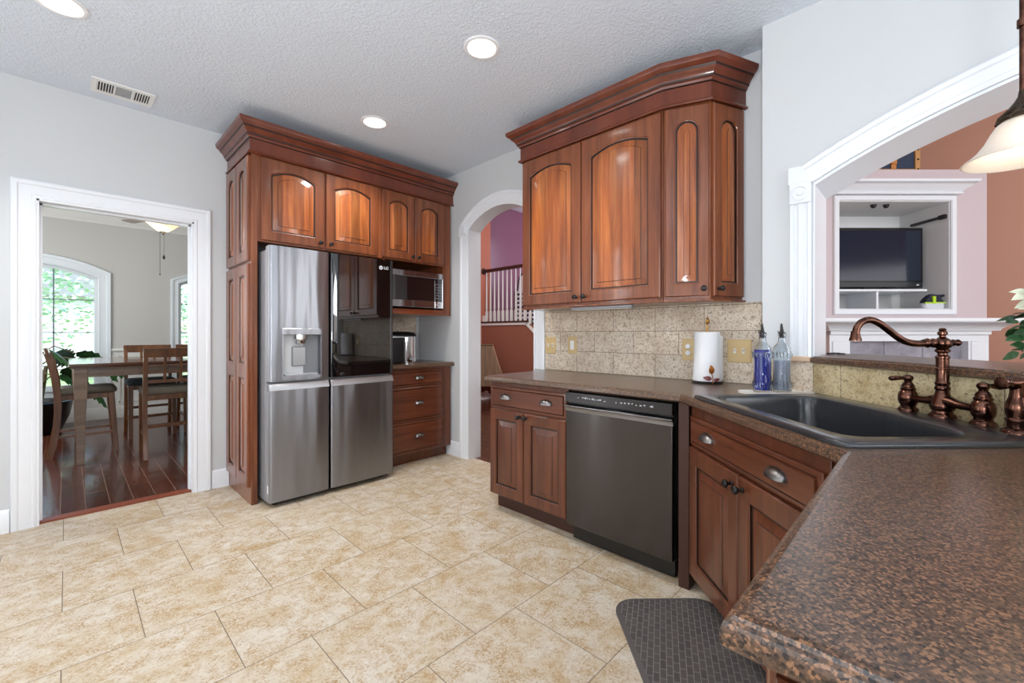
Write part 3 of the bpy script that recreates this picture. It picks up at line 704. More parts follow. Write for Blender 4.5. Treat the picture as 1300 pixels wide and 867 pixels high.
# countertop ice maker
t = thing('countertop_appliance', 'black countertop appliance with a chrome front and rounded lid, below the microwave', 'appliance', (2.19,3.70,.914), R(-12))
def rrect(x0, x1, y0, y1, r_, n=5):
    out = []
    for cx, cy, a0 in ((x1-r_,y0+r_,-90),(x1-r_,y1-r_,0),(x0+r_,y1-r_,90),(x0+r_,y0+r_,180)):
        for i in range(n+1): a = R(a0+90*i/n); out.append((cx+r_*math.cos(a), cy+r_*math.sin(a)))
    return out
mb = MB(); q = rrect(-.17,.09,-.17,.16,.03); mb.loft([[(x, y, z) for x, y in q] for z in (.008, .245)], 0, True, True); mb.build('body', BLACK, t)
mb = MB(); q = rrect(.02,.165,-.185,.15,.05); mb.loft([[(x, y, z) for x, y in q] for z in (.004, .24)], 0, True, True); mb.build('front_panel', CHROME, t)
mb = MB(); q = rrect(-.172,.168,-.187,.162,.06)
for k, z, s in ((0,.24,1),(1,.252,1.0),): pass
mb.loft([[(x*s, y*s, z + (.03 if False else 0)) for x, y in q] for z, s in ((.246,1),(.262,1),(.278,.94),(.290,.78),(.294,.5))], 0, True, True); lid = mb.build('lid', BLACK, t)
mb = MB(); q = rrect(-.172,.169,-.188,.163,.06); mb.loft([[(x, y, z) for x, y in q] for z in (.238,.247)], 0, True, True); mb.build('lid_trim', plain('silver_trim', (214,214,216), .25, .8), lid)
mb = MB(); mb.box(-.05,.1,-.15,-.06,.285,.292,c=.003); mb.build('control_panel', BLACKGLASS, lid)
mb = MB(); mb.box(.085,.125,-.1865,-.184,.03,.05); mb.build('badge', STEEL_S, t)

# ------------------------------------------------------------------ dishwasher
t = thing('dishwasher', 'dark stainless dishwasher with a black control strip under the brown counter', 'dishwasher', (1.985,1.494,0), R(-90))
MB().box(.006, .622, .05, .58, .10, .862).build('body', BLACK, t)
mb = MB(); W_ = .622
mb.prism([(0,.106),(W_,.106),(W_,.752),(0,.752)], 0, .045)
dd = mb.build('door', STEEL_D, t, bev=.003)
mb = MB(); mb.loft([[(x, y, z) for y, z in ((.0,.750),(-.002,.765),(-.010,.776),(-.016,.779),(-.016,.783),(.002,.787),(.02,.790),(.02,.75))] for x in (-.003, W_+.003)], 0, True, True); mb.build('handle_lip', STEEL, dd)
MB().box(.004, W_-.004, .022, .05, .752, .80).build('handle_pocket', BLACK, dd)
mb = MB(); mb.loft([[(x, y, z) for y, z in ((-.006,.802),(-.004,.855),(.045,.858),(.045,.80))] for x in (0, W_)], 0, True, True); cpn = mb.build('control_panel', plain('espresso_control_strip', (34,28,28), .25), t)
random.seed(3); MK = plain('pale_markings', (176,178,182), .5)
xs = [.085] + [.115+.0155*i for i in range(8)] + [.252] + [.322] + [.35+.0215*i for i in range(7)] + [.512, .518]
for i, x in enumerate(xs):
    h_ = random.choice((.004,.006,.009)); z = .828+random.uniform(-.003,.003); mk = MB(); mk.box(x, x+random.choice((.006,.009,.011)), -.0062, -.0048, z, z+h_); mk.build('control_marking', MK, cpn)
mb = MB(); mb.box(.012, .61, .055, .07, .012, .10); mb.build('toe_kick', BLACK, t)
for x in (.03, .59): o = MB().lathe([(.012,0),(.012,.012),(.008,.012),(.008,.04)], (x,.09,0), 12).build('foot', BLACK, t)

# ------------------------------------------------------------------ sink and taps
def ray_poly(c, poly, n=112):
    out = []
    for k in range(n):
        a = 2*PI*k/n; d = Vector((math.cos(a), math.sin(a))); best = 0
        for i in range(len(poly)):
            p, q = Vector(poly[i]), Vector(poly[(i+1) % len(poly)]); e = q-p; den = d.x*e.y-d.y*e.x
            if abs(den) < 1e-9: continue
            w_ = p-Vector(c); tt = (w_.x*e.y-w_.y*e.x)/den; ss = (w_.x*d.y-w_.y*d.x)/den
            if -1e-6 <= ss <= 1+1e-6 and tt > best: best = tt
        out.append((c[0]+d.x*best, c[1]+d.y*best))
    return out
def round_poly(P, rr, n=6):
    out = []
    for i in range(len(P)):
        a, b, c = Vector(P[i-1]), Vector(P[i]), Vector(P[(i+1) % len(P)]); r_ = rr[i]
        p = b+(a-b).normalized()*r_; q = b+(c-b).normalized()*r_
        for k in range(n+1):
            u = k/n; out.append(tuple(p*(1-u)**2 + b*2*u*(1-u) + q*u*u))
    return out
t = thing('sink', 'black composite drop-in sink set diagonally in the corner counter', 'sink', (1.93,.76,.906), R(-135))
outer = round_poly([(.012,-.004),(.868,-.004),(.868,.572),(.012,.572)], [.03]*4)
bowl = round_poly([(.068,.062),(.795,.062),(.795,.40),(.58,.452),(.40,.476),(.075,.478)], [.06,.06,.07,.14,.1,.06])
cc = (.43,.28); po = ray_poly(cc, outer); pb = ray_poly(cc, bowl)
sc2 = lambda P, s, dx=0: [(cc[0]+(x-cc[0])*s, cc[1]+(y-cc[1])*s) for x, y in P]
Lp = lambda P, z: [(x, y, z) for x, y in P]
mb = MB(); mid = [((a[0]*.85+b[0]*.15), (a[1]*.85+b[1]*.15)) for a, b in zip(po, pb)]
mb.loft([Lp(po, .0005), Lp(po, .006), Lp(sc2(po, .992), .0125), Lp(sc2(po, .98), .0150), Lp(sc2(pb, 1.02), .0135), Lp(sc2(pb, 1.008), .011), Lp(pb, .003), Lp(sc2(pb, .985), -.03), Lp(sc2(pb, .94), -.17), Lp(sc2(pb, .88), -.192), Lp(sc2(pb, .5), -.198), Lp(sc2(pb, .06), -.2)], 0, False, True)
mb.build('basin', SINK, t, smooth=50)
o = MB().lathe([(.055,-.199),(.055,-.194),(.045,-.193),(.04,-.198),(.001,-.198)], (.43,.28,0), 28).build('drain', CHROME, t)

FX, FY = 1.965, -.017     # tap column on the sink deck
t = thing('faucet', 'antique copper bridge faucet with an arched spout and two lever handles behind the sink', 'faucet', (1.952,-.028,.920), R(-45))
colp = [(.034,0),(.034,.004),(.031,.009),(.026,.013),(.025,.02),(.029,.024),(.031,.032),(.029,.045),(.022,.062),(.0175,.078),(.0165,.084),(.0195,.088),(.0195,.094),(.0165,.099),(.0175,.103),(.0195,.108),(.0165,.114),(.0160,.15),(.0185,.152),(.0185,.156),(.016,.158),(.0165,.186),(.0185,.188),(.0185,.193),(.013,.198),(.0125,.204),(.019,.209),(.0195,.214),(.014,.218),(.022,.225),(.0245,.235),(.022,.245),(.012,.252),(.008,.256),(.008,.26),(.0125,.264),(.0125,.27),(.008,.275),(.010,.279),(.006,.284),(.001,.285)]
MB().lathe(colp, (0,0,0), 28).build('column', COPPER, t, smooth=40)
sp = [(-.015,.235),(-.05,.236),(-.075,.234),(-.10,.236),(-.125,.243),(-.15,.258),(-.18,.281),(-.205,.299),(-.228,.309),(-.248,.309),(-.266,.300),(-.277,.285),(-.281,.270),(-.282,.263)]
sm = []
for i in range(len(sp)-1):
    for k in range(3):
        p0 = sp[max(i-1,0)]; p1 = sp[i]; p2 = sp[i+1]; p3 = sp[min(i+2,len(sp)-1)]; u = k/3
        f = lambda j: .5*((2*p1[j])+(-p0[j]+p2[j])*u+(2*p0[j]-5*p1[j]+4*p2[j]-p3[j])*u*u+(-p0[j]+3*p1[j]-3*p2[j]+p3[j])*u**3)
        sm.append((f(0), 0, f(1)))
sm.append((sp[-1][0],0,sp[-1][1]))
mb = MB(); mb.tube(sm, [.0105]*len(sm), 16); mb.lathe([(.0125,-.022),(.0125,-.026),(.0155,-.03),(.012,-.036),(.0135,-.046),(.0155,-.05),(.0125,-.056),(.0115,-.064)], (0,0,.236), 18, axis='x')
mb.lathe([(.0115,.274),(.0125,.270),(.0125,.264),(.0135,.262),(.0135,.258),(.0155,.252),(.0165,.247),(.0165,.243),(.012,.243)], (-.2825,0,0), 18); mb.build('spout', COPPER, t, smooth=40)
mb = MB(); mb.lathe([(.009,.02),(.008,.03),(.011,.034),(.008,.038),(.009,.046),(.011,.05),(.008,.056),(.001,.057)], (0,0,.237), 16, axis='x'); mb.build('side_finial', COPPER, t)
mb = MB(); mb.tube([(0,-.13,.042),(0,-.09,.043),(0,-.05,.046),(0,-.02,.05),(0,.02,.05),(0,.05,.046),(0,.09,.043),(0,.13,.042)], [.017,.011,.0125,.02,.02,.0125,.011,.017], 18); mb.build('bridge', COPPER, t)
hp = [(.029,0),(.029,.004),(.026,.009),(.021,.013),(.021,.02),(.025,.026),(.0275,.036),(.0275,.052),(.024,.064),(.0195,.07),(.0215,.073),(.0215,.077),(.018,.081),(.0185,.086),(.014,.094),(.0105,.098),(.0105,.103),(.013,.106),(.0155,.112),(.013,.119),(.006,.123),(.001,.124)]
for s, dx in ((1, -1), (-1, 1)):
    h = MB().lathe(hp, (0,0,0), 24).build('handle', COPPER, t, smooth=40); h.location = (0, .118*s, 0)
    mb = MB(); mb.tube([(0,0,.112),(dx*.012,0,.113),(dx*.02,0,.113),(dx*.03,0,.113-.001*(dx > 0)),(dx*.06,0,.111-.004*(dx > 0)),(dx*.066,0,.111-.004*(dx>0))], [.011,.008,.006,.0075,.0085,.005], 12); mb.build('lever', COPPER, h)
t = thing('side_sprayer', 'antique copper side sprayer with a horizontal grip, right of the faucet handles', 'sprayer', (1.765,-.168,.920), R(-45))
MB().lathe([(.033,0),(.033,.004),(.028,.01),(.021,.014),(.021,.03),(.0235,.033),(.0235,.037),(.021,.041),(.0235,.056),(.0245,.068),(.0225,.082),(.0175,.096),(.0175,.098),(.0155,.112),(.0175,.125),(.0175,.13)], (0,0,0), 26).build('base', COPPER, t, smooth=40)
mb = MB(); mb.lathe([(.012,-.048),(.0165,-.047),(.0165,-.04),(.0135,-.036),(.0135,-.022),(.018,-.016),(.0185,0),(.018,.016),(.014,.022),(.014,.036),(.016,.042),(.016,.05),(.009,.053)], (0,0,.134), 22, axis='x'); mb.build('spray_head', COPPER, t, smooth=40)

# ------------------------------------------------------------------ things on the counter and wall
t = thing('paper_towel_holder', 'white paper towel roll on a dark stand with copper and maroon leaves, against the backsplash', 'paper towel holder', (2.545,.915,.906), R(-45))
MB().lathe([(.082,0),(.084,.004),(.074,.010),(.03,.013),(.008,.016)], (0,0,0), 28).build('base', DARKMETAL, t)
mb = MB(); mb.lathe([(.02,.012),(.074,.014),(.077,.02),(.071,.12),(.069,.285),(.066,.29),(.02,.29),(.02,.285)], (0,0,0), 36, cap=False); mb.build('paper_roll', CERAMIC, t)
mb = MB(); mb.tube([(0,0,.01),(0,0,.33)], .006, 10); pole = mb.build('pole', BRASS, t)
def leaf(mb, base, tip, width, mat=0, lift=.006, nrm=(0,-1,0), n=7, lobes=0):
    base = Vector(base); tip = Vector(tip); ax = tip-base; nrm = Vector(nrm).normalized(); sd = ax.cross(nrm).normalized()
    rows = []
    for i in range(n+1):
        u = i/n; w_ = width*math.sin(PI*u**.8)**.9*(1 if not lobes else (.72+.28*math.cos(2*PI*u*lobes)))
        p = base+ax*u+nrm*(lift*math.sin(PI*u)); rows.append([tuple(p-sd*w_/2-nrm*lift*.4*(w_ > 0)), tuple(p), tuple(p+sd*w_/2-nrm*lift*.4*(w_ > 0))])
    mb.loft(rows, mat, closed=False)
mb = MB(); leaf(mb, (0,0,.33), (.004,0,.375), .026, lift=.004); mb.tube([(0,0,.32),(.008,0,.35),(.004,0,.38)], .002, 6); mb.build('finial_leaf', BRASS, pole)
mb = MB(); leaf(mb, (-.012,-.079,.055), (-.014,-.078,.108), .032); mb.tube([(-.008,-.081,.004),(-.006,-.082,.03),(-.012,-.081,.058)], .0022, 6); mb.build('copper_leaf', LEAFGOLD, t)
mb = MB(); leaf(mb, (-.012,-.083,.03), (-.056,-.068,.038), .026); leaf(mb, (-.004,-.083,.022), (.036,-.077,.030), .02); mb.build('maroon_leaf', LEAFRED, t)
mb = MB(); L = []
for i in range(14):
    u = i/13; a = R(-58+75*u); r_ = .0735+.02*u; L.append([(r_*math.cos(a), r_*math.sin(a), z) for z in (.016+.01*(1-u),.03,.26-.0*u,.272-.012*u)])
inn = [[(x*.985, y*.985, z) for x, y, z in r_] for r_ in L]
mb.loft(L, closed=False); mb.loft(inn, closed=False); mb.build('loose_sheet', CERAMIC, t)

def plate(name, y, z, w_, h_, label, kind, x=2.630):
    t = thing(name, label, 'switch plate' if kind != 'outlet' else 'outlet', (x, y, z), R(-90))
    mb = MB(); mb.loft([[(sx*(w_/2-d), yy, sz*(h_/2-d)) for sx, sz in ((-1,-1),(1,-1),(1,1),(-1,1))] for d, yy in ((0,0),(0,-.004),(.003,-.006),(.009,-.0062),(.010,-.0052))], 0, True, True); mb.build('plate', IVORY, t)
    return t
def toggles(t, xs):
    for x in xs:
        MB().box(x-.006, x+.006, -.0075, -.005, -.013, .013, c=.001).build('switch_bezel', WHITE, t)
        mb = MB(); mb.loft([[(x+a*s, y, z+b*s) for a, b in ((-.004,-.004),(.004,-.004),(.004,.004),(-.004,.004))] for y, z, s in ((-.006,.0,1),(-.014,.006,.9),(-.019,.009,.75))], 0, True, True); mb.build('toggle', WHITE, t)
t = plate('switch_plate', 2.125, 1.098, .098, .128, 'ivory double switch plate at the left end of the backsplash by the passage', 'switch'); toggles(t, (-.021,.021))
t = plate('switch_plate', 1.918, 1.102, .078, .130, 'ivory plate with one white rocker switch, on the backsplash above the dishwasher side', 'switch')
MB().box(-.017, .017, -.009, -.005, -.034, .034, c=.002).build('rocker', WHITE, t)
t = plate('switch_plate', .770, 1.090, .126, .130, 'ivory double switch plate between the paper towels and the bottles', 'switch'); toggles(t, (-.023,.023))
t = plate('outlet_plate', 1.054, 1.09, .078, .130, 'ivory outlet plate half hidden behind the paper towel roll', 'outlet')
for z in (-.02,.02): MB().lathe([(.016,-.005),(.016,-.012),(.012,-.016)], (0,0,z), 16, axis='y').build('socket', WHITE, t)

t = MB(); 
q = rrect(-.155,.155,-.052,.052,.012)
t.loft([[(x, y, z) for x, y in q] for z in (0,.006)] + [[(x*1.01, y*1.03, .011) for x, y in q], [(x*.985, y*.95, .011) for x, y in q], [(x*.97, y*.92, .006) for x, y in q]], 0, True, True)
tag(t.build('tray', plain('white_tray', (236,232,224), .4), loc=(2.318,.522,.906), rz=R(-45)), 'thin white tray under the two bottles beside the sink', 'tray')
def bottle(loc, label, liq, name):
    t = thing('bottle', label, 'bottle', loc, R(-20), 'soap bottles beside the sink')
    pr = [(.036,0),(.0395,.004),(.0395,.012),(.0375,.016),(.0395,.022),(.0395,.05),(.037,.056),(.037,.155),(.0400,.162),(.0400,.19),(.0375,.195),(.0375,.205),(.030,.217),(.020,.228),(.0155,.24),(.0145,.262),(.0175,.266),(.0175,.274),(.013,.277)]
    mb = MB(); mb.lathe(pr + [(.010,.277),(.0118,.24),(.017,.226),(.033,.206),(.034,.16),(.034,.01),(.001,.008)], (0,0,0), 32, cap=False)
    for k in range(16):
        a = 2*PI*k/16
        for z0, z1 in ((.022,.05),(.163,.189)): mb.tube([(.039*math.cos(a),.039*math.sin(a),z0),(.0405*math.cos(a),.0405*math.sin(a),(z0+z1)/2),(.039*math.cos(a),.039*math.sin(a),z1)], [.002,.0042,.002], 6)
    mb.build('glass', GLASS, t, smooth=50)
    h_ = .21 if liq is BLUE else .15
    lp = [(.001,.0095),(.0335,.0105),(.0335,.158),(.0332,min(.2,h_))] if h_ > .16 else [(.001,.0095),(.0335,.0105),(.0335,h_)]
    MB().lathe(lp + [(.001, lp[-1][1]+.0003)], (0,0,0), 28).build('liquid', liq, t)
    mb = MB(); mb.lathe([(.009,.255),(.010,.274),(.017,.276),(.017,.279),(.010,.281),(.0075,.29),(.006,.298)], (0,0,0), 14); mb.tube([(0,0,.29),(-.002,0,.305),(-.003,0,.322)], [.0065,.006,.0035], 10); mb.tube([(0,.012,.28),(0,.02,.286)], .002, 6); mb.build('pour_spout', DARKMETAL, t)
bottle((2.274,.566,.9125), 'glass bottle full of deep blue liquid with a metal pour spout', BLUE, 'bottle')
bottle((2.339,.501,.9125), 'clear glass bottle of pale liquid with a metal pour spout', PALE, 'bottle')

# floor mat in front of the sink
t = thing('floor_mat', 'charcoal woven-pattern mat with rounded corners on the tiles before the sink', 'mat', (1.93,.76,0), R(-135))
q = rrect(-.01,1.2,-.358,.10,.10,8)
mb = MB(); mb.loft([[(cx, cy, z) for cx, cy in q] for z in (0, .008)], 0, True); 
qi = rrect(.008,1.18,-.34,.082,.085,8); mb.loft([[(x, y, .008) for x, y in q], [(x, y, .014) for x, y in qi]], 0)
mb.build('rim', MATEDGE, t)
mb = MB(); mb.loft([[(x, y, .0005) for x, y in qi], [(x, y, .0145) for x, y in qi]], 0, True, True); mb.build('pad', MATRUB, t, smooth=0)

# ------------------------------------------------------------------ ceiling fixtures of the kitchen
CANS = [((1.57,1.75), 'round recessed ceiling light nearest the angled upper cabinets'), ((1.575,2.93), 'round recessed ceiling light in front of the refrigerator cabinets'), ((-.02,2.94), 'round recessed ceiling light nearest the doorway wall')]
c0 = None
for (x, y), lab in CANS:
    if c0 is None:
        c0 = thing('recessed_light', lab, 'ceiling light', (x, y, 2.74), 0, 'recessed kitchen lights')
        MB().lathe([(.098,.001),(.098,-.004),(.090,-.007),(.078,-.006),(.074,-.001)], (0,0,0), 40, cap=False).build('trim_ring', CAN_RIM, c0)
        MB().lathe([(.074,-.0015),(.05,-.004),(.001,-.005)], (0,0,0), 40).build('lens', LAMP, c0)
    else: dup(c0, (x, y, 2.74), label=lab)
for x, y in [c[0] for c in CANS] + [(-.02, 1.75)]:
    light('downlight', 'SPOT', (x, y, 2.715), (0, 0, 0), 54, (1, .97, .92), spot_size=R(125), spot_blend=.6, shadow_soft_size=.07)

t = thing('ceiling_vent', 'white metal air vent in the ceiling above the doorway wall', 'vent', (.255,3.727,2.74))
mb = MB()
for x0, x1, y0, y1 in ((-.15,.15,-.102,-.07),(-.15,.15,.07,.102),(-.15,-.125,-.07,.07),(.125,.15,-.07,.07),(-.048,-.038,-.07,.07),(.038,.048,-.07,.07)): mb.box(x0, x1, y0, y1, -.007, 0)
mb.build('frame', WHITE, t)
MB().box(-.125, .125, -.07, .07, -.0012, -.0004).build('duct', plain('dark_duct', (60,60,62), .8), t)
for x0, x1 in ((-.125,-.048),(.048,.125)):
    for k in range(6):
        x = x0+(k+.5)*(x1-x0)/6
        MB().bar((x-.003,-.07,-.004), (x-.003,.07,-.004), .004, .008).build('louver', WHITE, t)
for k in range(7): MB().bar((-.038,-.06+k*.02,-.004), (.038,-.06+k*.02,-.004), .006, .006).build('louver', plain('shaded_louver', (176,178,180), .5) if k == 0 else bpy.data.materials['shaded_louver'], t)

# pendant over the sink
t = thing('pendant_lamp', 'bell-shaped frosted glass pendant on a dark rod, hanging over the sink', 'lamp', (1.775,-.178,1.655))
mb = MB(); mb.lathe([(.119,.001),(.116,.004),(.104,.013),(.088,.028),(.073,.050),(.061,.075),(.050,.094),(.034,.108),(.020,.113)] + [(.018,.109),(.032,.104),(.047,.090),(.057,.073),(.069,.049),(.085,.026),(.102,.010),(.114,.001)], (0,0,0), 40, cap=False); mb.build('shade', FROST, t, smooth=60)
mb = MB(); mb.lathe([(.046,.102),(.050,.106),(.047,.112),(.038,.116),(.040,.12),(.032,.126),(.026,.14),(.018,.15),(.010,.165),(.008,.18)], (0,0,0), 26)
for k in range(10): a = 2*PI*k/10; mb.tube([(.05*math.cos(a),.05*math.sin(a),.104),(.042*math.cos(a+.3),.042*math.sin(a+.3),.118),(.028*math.cos(a+.6),.028*math.sin(a+.6),.134)], [.004,.005,.002], 6)
mb.build('fitter', plain('dark_bronze', (74,62,52), .4, .9), t)
mb = MB(); mb.tube([(0,0,.16),(0,0,1.07)], .0075, 12); mb.lathe([(.012,.35),(.012,.37)], (0,0,0), 12); mb.build('rod', COPPER, t)
mb = MB(); mb.lathe([(.06,1.085),(.06,1.07),(.045,1.055),(.012,1.045)], (0,0,0), 28); mb.build('canopy', COPPER, t)
MB().lathe([(.001,.028),(.018,.034),(.026,.05),(.024,.068),(.014,.085),(.012,.10)], (0,0,0), 20).build('bulb', emit('warm_bulb', (255,238,214), 4), t)
light('pendant_light', 'POINT', (1.775,-.178,1.675), (0,0,0), .5, (1,.88,.72), shadow_soft_size=.04)

# plant on the bar
t = thing('potted_plant', 'trailing green plant with cream leaves in a pale pot on the bar', 'plant', (2.13,-.27,1.0825))
mb = MB(); mb.lathe([(.04,0),(.048,.004),(.055,.04),(.058,.07),(.054,.07),(.05,.05),(.001,.048)], (0,0,0), 24); mb.build('pot', plain('pale_pot', (228,226,206), .5), t)
rng = random.Random(5)
mg = MB(); mc = MB(); st = MB()
for k in range(80):
    a = rng.uniform(0, 2*PI); r_ = rng.uniform(.02,.085); z = rng.uniform(.02,.17)
    b = (r_*math.cos(a), r_*math.sin(a), z); d = rng.uniform(.03,.05)
    leaf(mg, b, (b[0]+d*math.cos(a), b[1]+d*math.sin(a), z+rng.uniform(-.03,.02)), .032, nrm=(rng.uniform(-1,.2), rng.uniform(-1,.2), .8))
for k in range(9):
    a = rng.uniform(0, 2*PI) if k > 3 else R(120+k*14); h_ = rng.uniform(.2,.25) if k < 4 else rng.uniform(.16,.28); r_ = rng.uniform(.03,.07)
    b = Vector((r_*math.cos(a), r_*math.sin(a), h_)); st.tube([(0,0,.06),(b.x*.5,b.y*.5,h_*.6),tuple(b)], .0025, 6)
    for q in range(3):
        aa = a+rng.uniform(-1.3,1.3); leaf(mc, b, b+Vector((.042*math.cos(aa),.042*math.sin(aa),rng.uniform(-.03,.02))), .026, nrm=(rng.uniform(-1,0),rng.uniform(-1,0),.7))
mg.build('foliage', GREEN, t); mc.build('cream_leaves', IVLEAF, t); st.build('stems', plain('pale_stem', (176,180,120), .6), t)

t = thing('trinket', 'small dark metal trinket lying on the bar beside the arch jamb', 'trinket', (2.64,.335,1.0825), R(-45))
mb = MB(); mb.tube([(.018*math.cos(2*PI*k/16)-.025, .014*math.sin(2*PI*k/16), .005) for k in range(17)], .0035, 8, cap=False); mb.tube([(.018*math.cos(2*PI*k/16)+.025, .014*math.sin(2*PI*k/16), .005) for k in range(17)], .0035, 8, cap=False); mb.tube([(-.03,.012,.007),(0,.016,.008),(.03,.012,.007)], .003, 8); mb.build('body', DARKMETAL, t)

# ------------------------------------------------------------------ dining room
YD = 8.28
mb = MB(); W1 = (-.96,.30); W2 = (1.20,2.46); ZS, RISE, ZB = 1.955, .15, .46
mb.box(-1.7, W1[0], YD, YD+.16, 0, 2.9); mb.box(W1[1], W2[0], YD, YD+.16, 0, 2.9); mb.box(W2[1], 2.75, YD, YD+.16, 0, 2.9)
for a, b in (W1, W2):
    mb.box(a, b, YD, YD+.16, 0, ZB); wall_arch_x(mb, YD, YD+.16, a, b, ZS, RISE, 2.9)
struct('wall_dining_far', mb, WALL_D)
struct('wall_dining_left', MB().box(-1.7, -1.6, 4.1, 8.3, 0, 2.9), WALL_D)
struct('wall_dining_right', MB().box(2.60, 2.70, 4.1, 8.3, 0, 2.9), WALL_D)
mb = MB(); sweep_xy(mb, [(2.6,YD),(-1.6,YD)][::-1], [(0,0),(.018,0),(.018,.12),(.008,.16),(0,.165)]); struct('baseboard_dining', mb, TRIM_G)
mb = MB(); sweep_xy(mb, [(-1.6,4.1),(-1.6,YD),(2.6,YD),(2.6,4.1)], [(0,2.715),(.012,2.715),(.016,2.73),(.03,2.745),(.07,2.80),(.085,2.82),(.10,2.835),(.105,2.869),(0,2.869)]); struct('trim_6', mb, TRIM_G)
mb = MB()
for x0, x1 in ((-1.6,W1[0]-.138),(W1[1]+.138,W2[0]-.104),(W2[1]+.104,2.6)):
    mb.loft([[(x, YD, .93),(x, YD-.018, .935),(x, YD-.03, .955),(x, YD-.02, .975),(x, YD, .98)] for x in (x0, x1)], 0, True, True); mb.box(x0, x1, YD-.004, YD, 0, .93)
    for fx0, fx1, fz0, fz1 in ((x0+.08,x1-.08,.22,.235),(x0+.08,x1-.08,.86,.875),(x0+.08,x0+.095,.22,.875),(x1-.095,x1-.08,.22,.875)): mb.box(fx0, fx1, YD-.016, YD-.004, fz0, fz1)
for a, b in (W1, W2): mb.box(a-.13, b+.13, YD-.004, YD, 0, ZB-.11)
struct('trim_7', mb, TRIM_G)
WC = [(0,0),(0,.012),(.015,.02),(.03,.014),(.085,.018),(.095,.028),(.13,.03),(.136,.02),(.138,0)]
for n, (a, b) in enumerate((W1, W2)):
    mb = MB(); pth = [(a,ZB),(a,ZS)] + arc_pts(a, ZS, b, ZS, RISE, 20)[1:-1] + [(b,ZS),(b,ZB)]
    sweep_plane(mb, pth, WC if n == 0 else [(c*.74, o) for c, o in WC], (0,YD,0), (1,0,0), (0,0,1), (0,-1,0))
    mb.box(a-.16, b+.16, YD-.05, YD+.02, ZB-.035, ZB, c=.006); mb.box(a-.13, b+.13, YD-.022, YD, ZB-.11, ZB-.035)
    sweep_plane(mb, pth + [(a,ZB)], [(-.035,0),(-.035,.05),(.002,.05),(.002,0)], (0,YD+.10,0), (1,0,0), (0,0,1), (0,-1,0))
    wo = struct('window_%d' % (n+1), mb, plain('white_window_frame', (220,226,230), .4) if n == 0 else bpy.data.materials['white_window_frame'])
    mb = MB(); grey = plain('grey_muntin', (120,132,140), .4) if n == 0 else bpy.data.materials['grey_muntin']
    for k in (1, 2): x = a+(b-a)*k/3; mb.box(x-.008, x+.008, YD+.072, YD+.084, ZB, 2.10)
    for z in (.761, 1.206, 1.651): mb.box(a, b, YD+.072, YD+.084, z-.007, z+.007)
    mu_ = mb.build('muntins', grey, wo)
    mb = MB(); mb.loft([[(x, y, z) for x, z in pth] for y in (YD+.086, YD+.090)], 0, True, True); mb.build('pane', PANE, wo)

t = thing('dining_table', 'counter-height brown dining table with tapered legs seen through the doorway', 'table', (.81,6.16,0))
mb = MB(); mb.box(-.80, .80, -.70, .70, .888, .916, c=.006); mb.box(-.788, .788, -.688, .688, .874, .888); mb.build('tabletop', wood('table_top_wood', (60,34,22), (86,54,36), (108,70,48), vertical=False, strip=.3, var=.06, rough=.14, coat=.6), t)
mb = MB(); mb.box(-.73, .73, -.64, -.615, .79, .874); mb.box(-.73, .73, .615, .64, .79, .874); mb.box(-.74, -.715, -.63, .63, .79, .874); mb.box(.715, .74, -.63, .63, .79, .874); mb.build('apron', W_TAN, t)
for sx in (-1, 1):
    for sy in (-1, 1):
        mb = MB(); mb.loft([[(sx*.722+dx*r_, sy*.622+dy*r_, z) for dx, dy in ((-1,-1),(1,-1),(1,1),(-1,1))] for z, r_ in ((0,.026),(.5,.036),(.70,.046),(.874,.046))], 0, True, True); mb.build('leg', W_TAN, t, bev=.003)

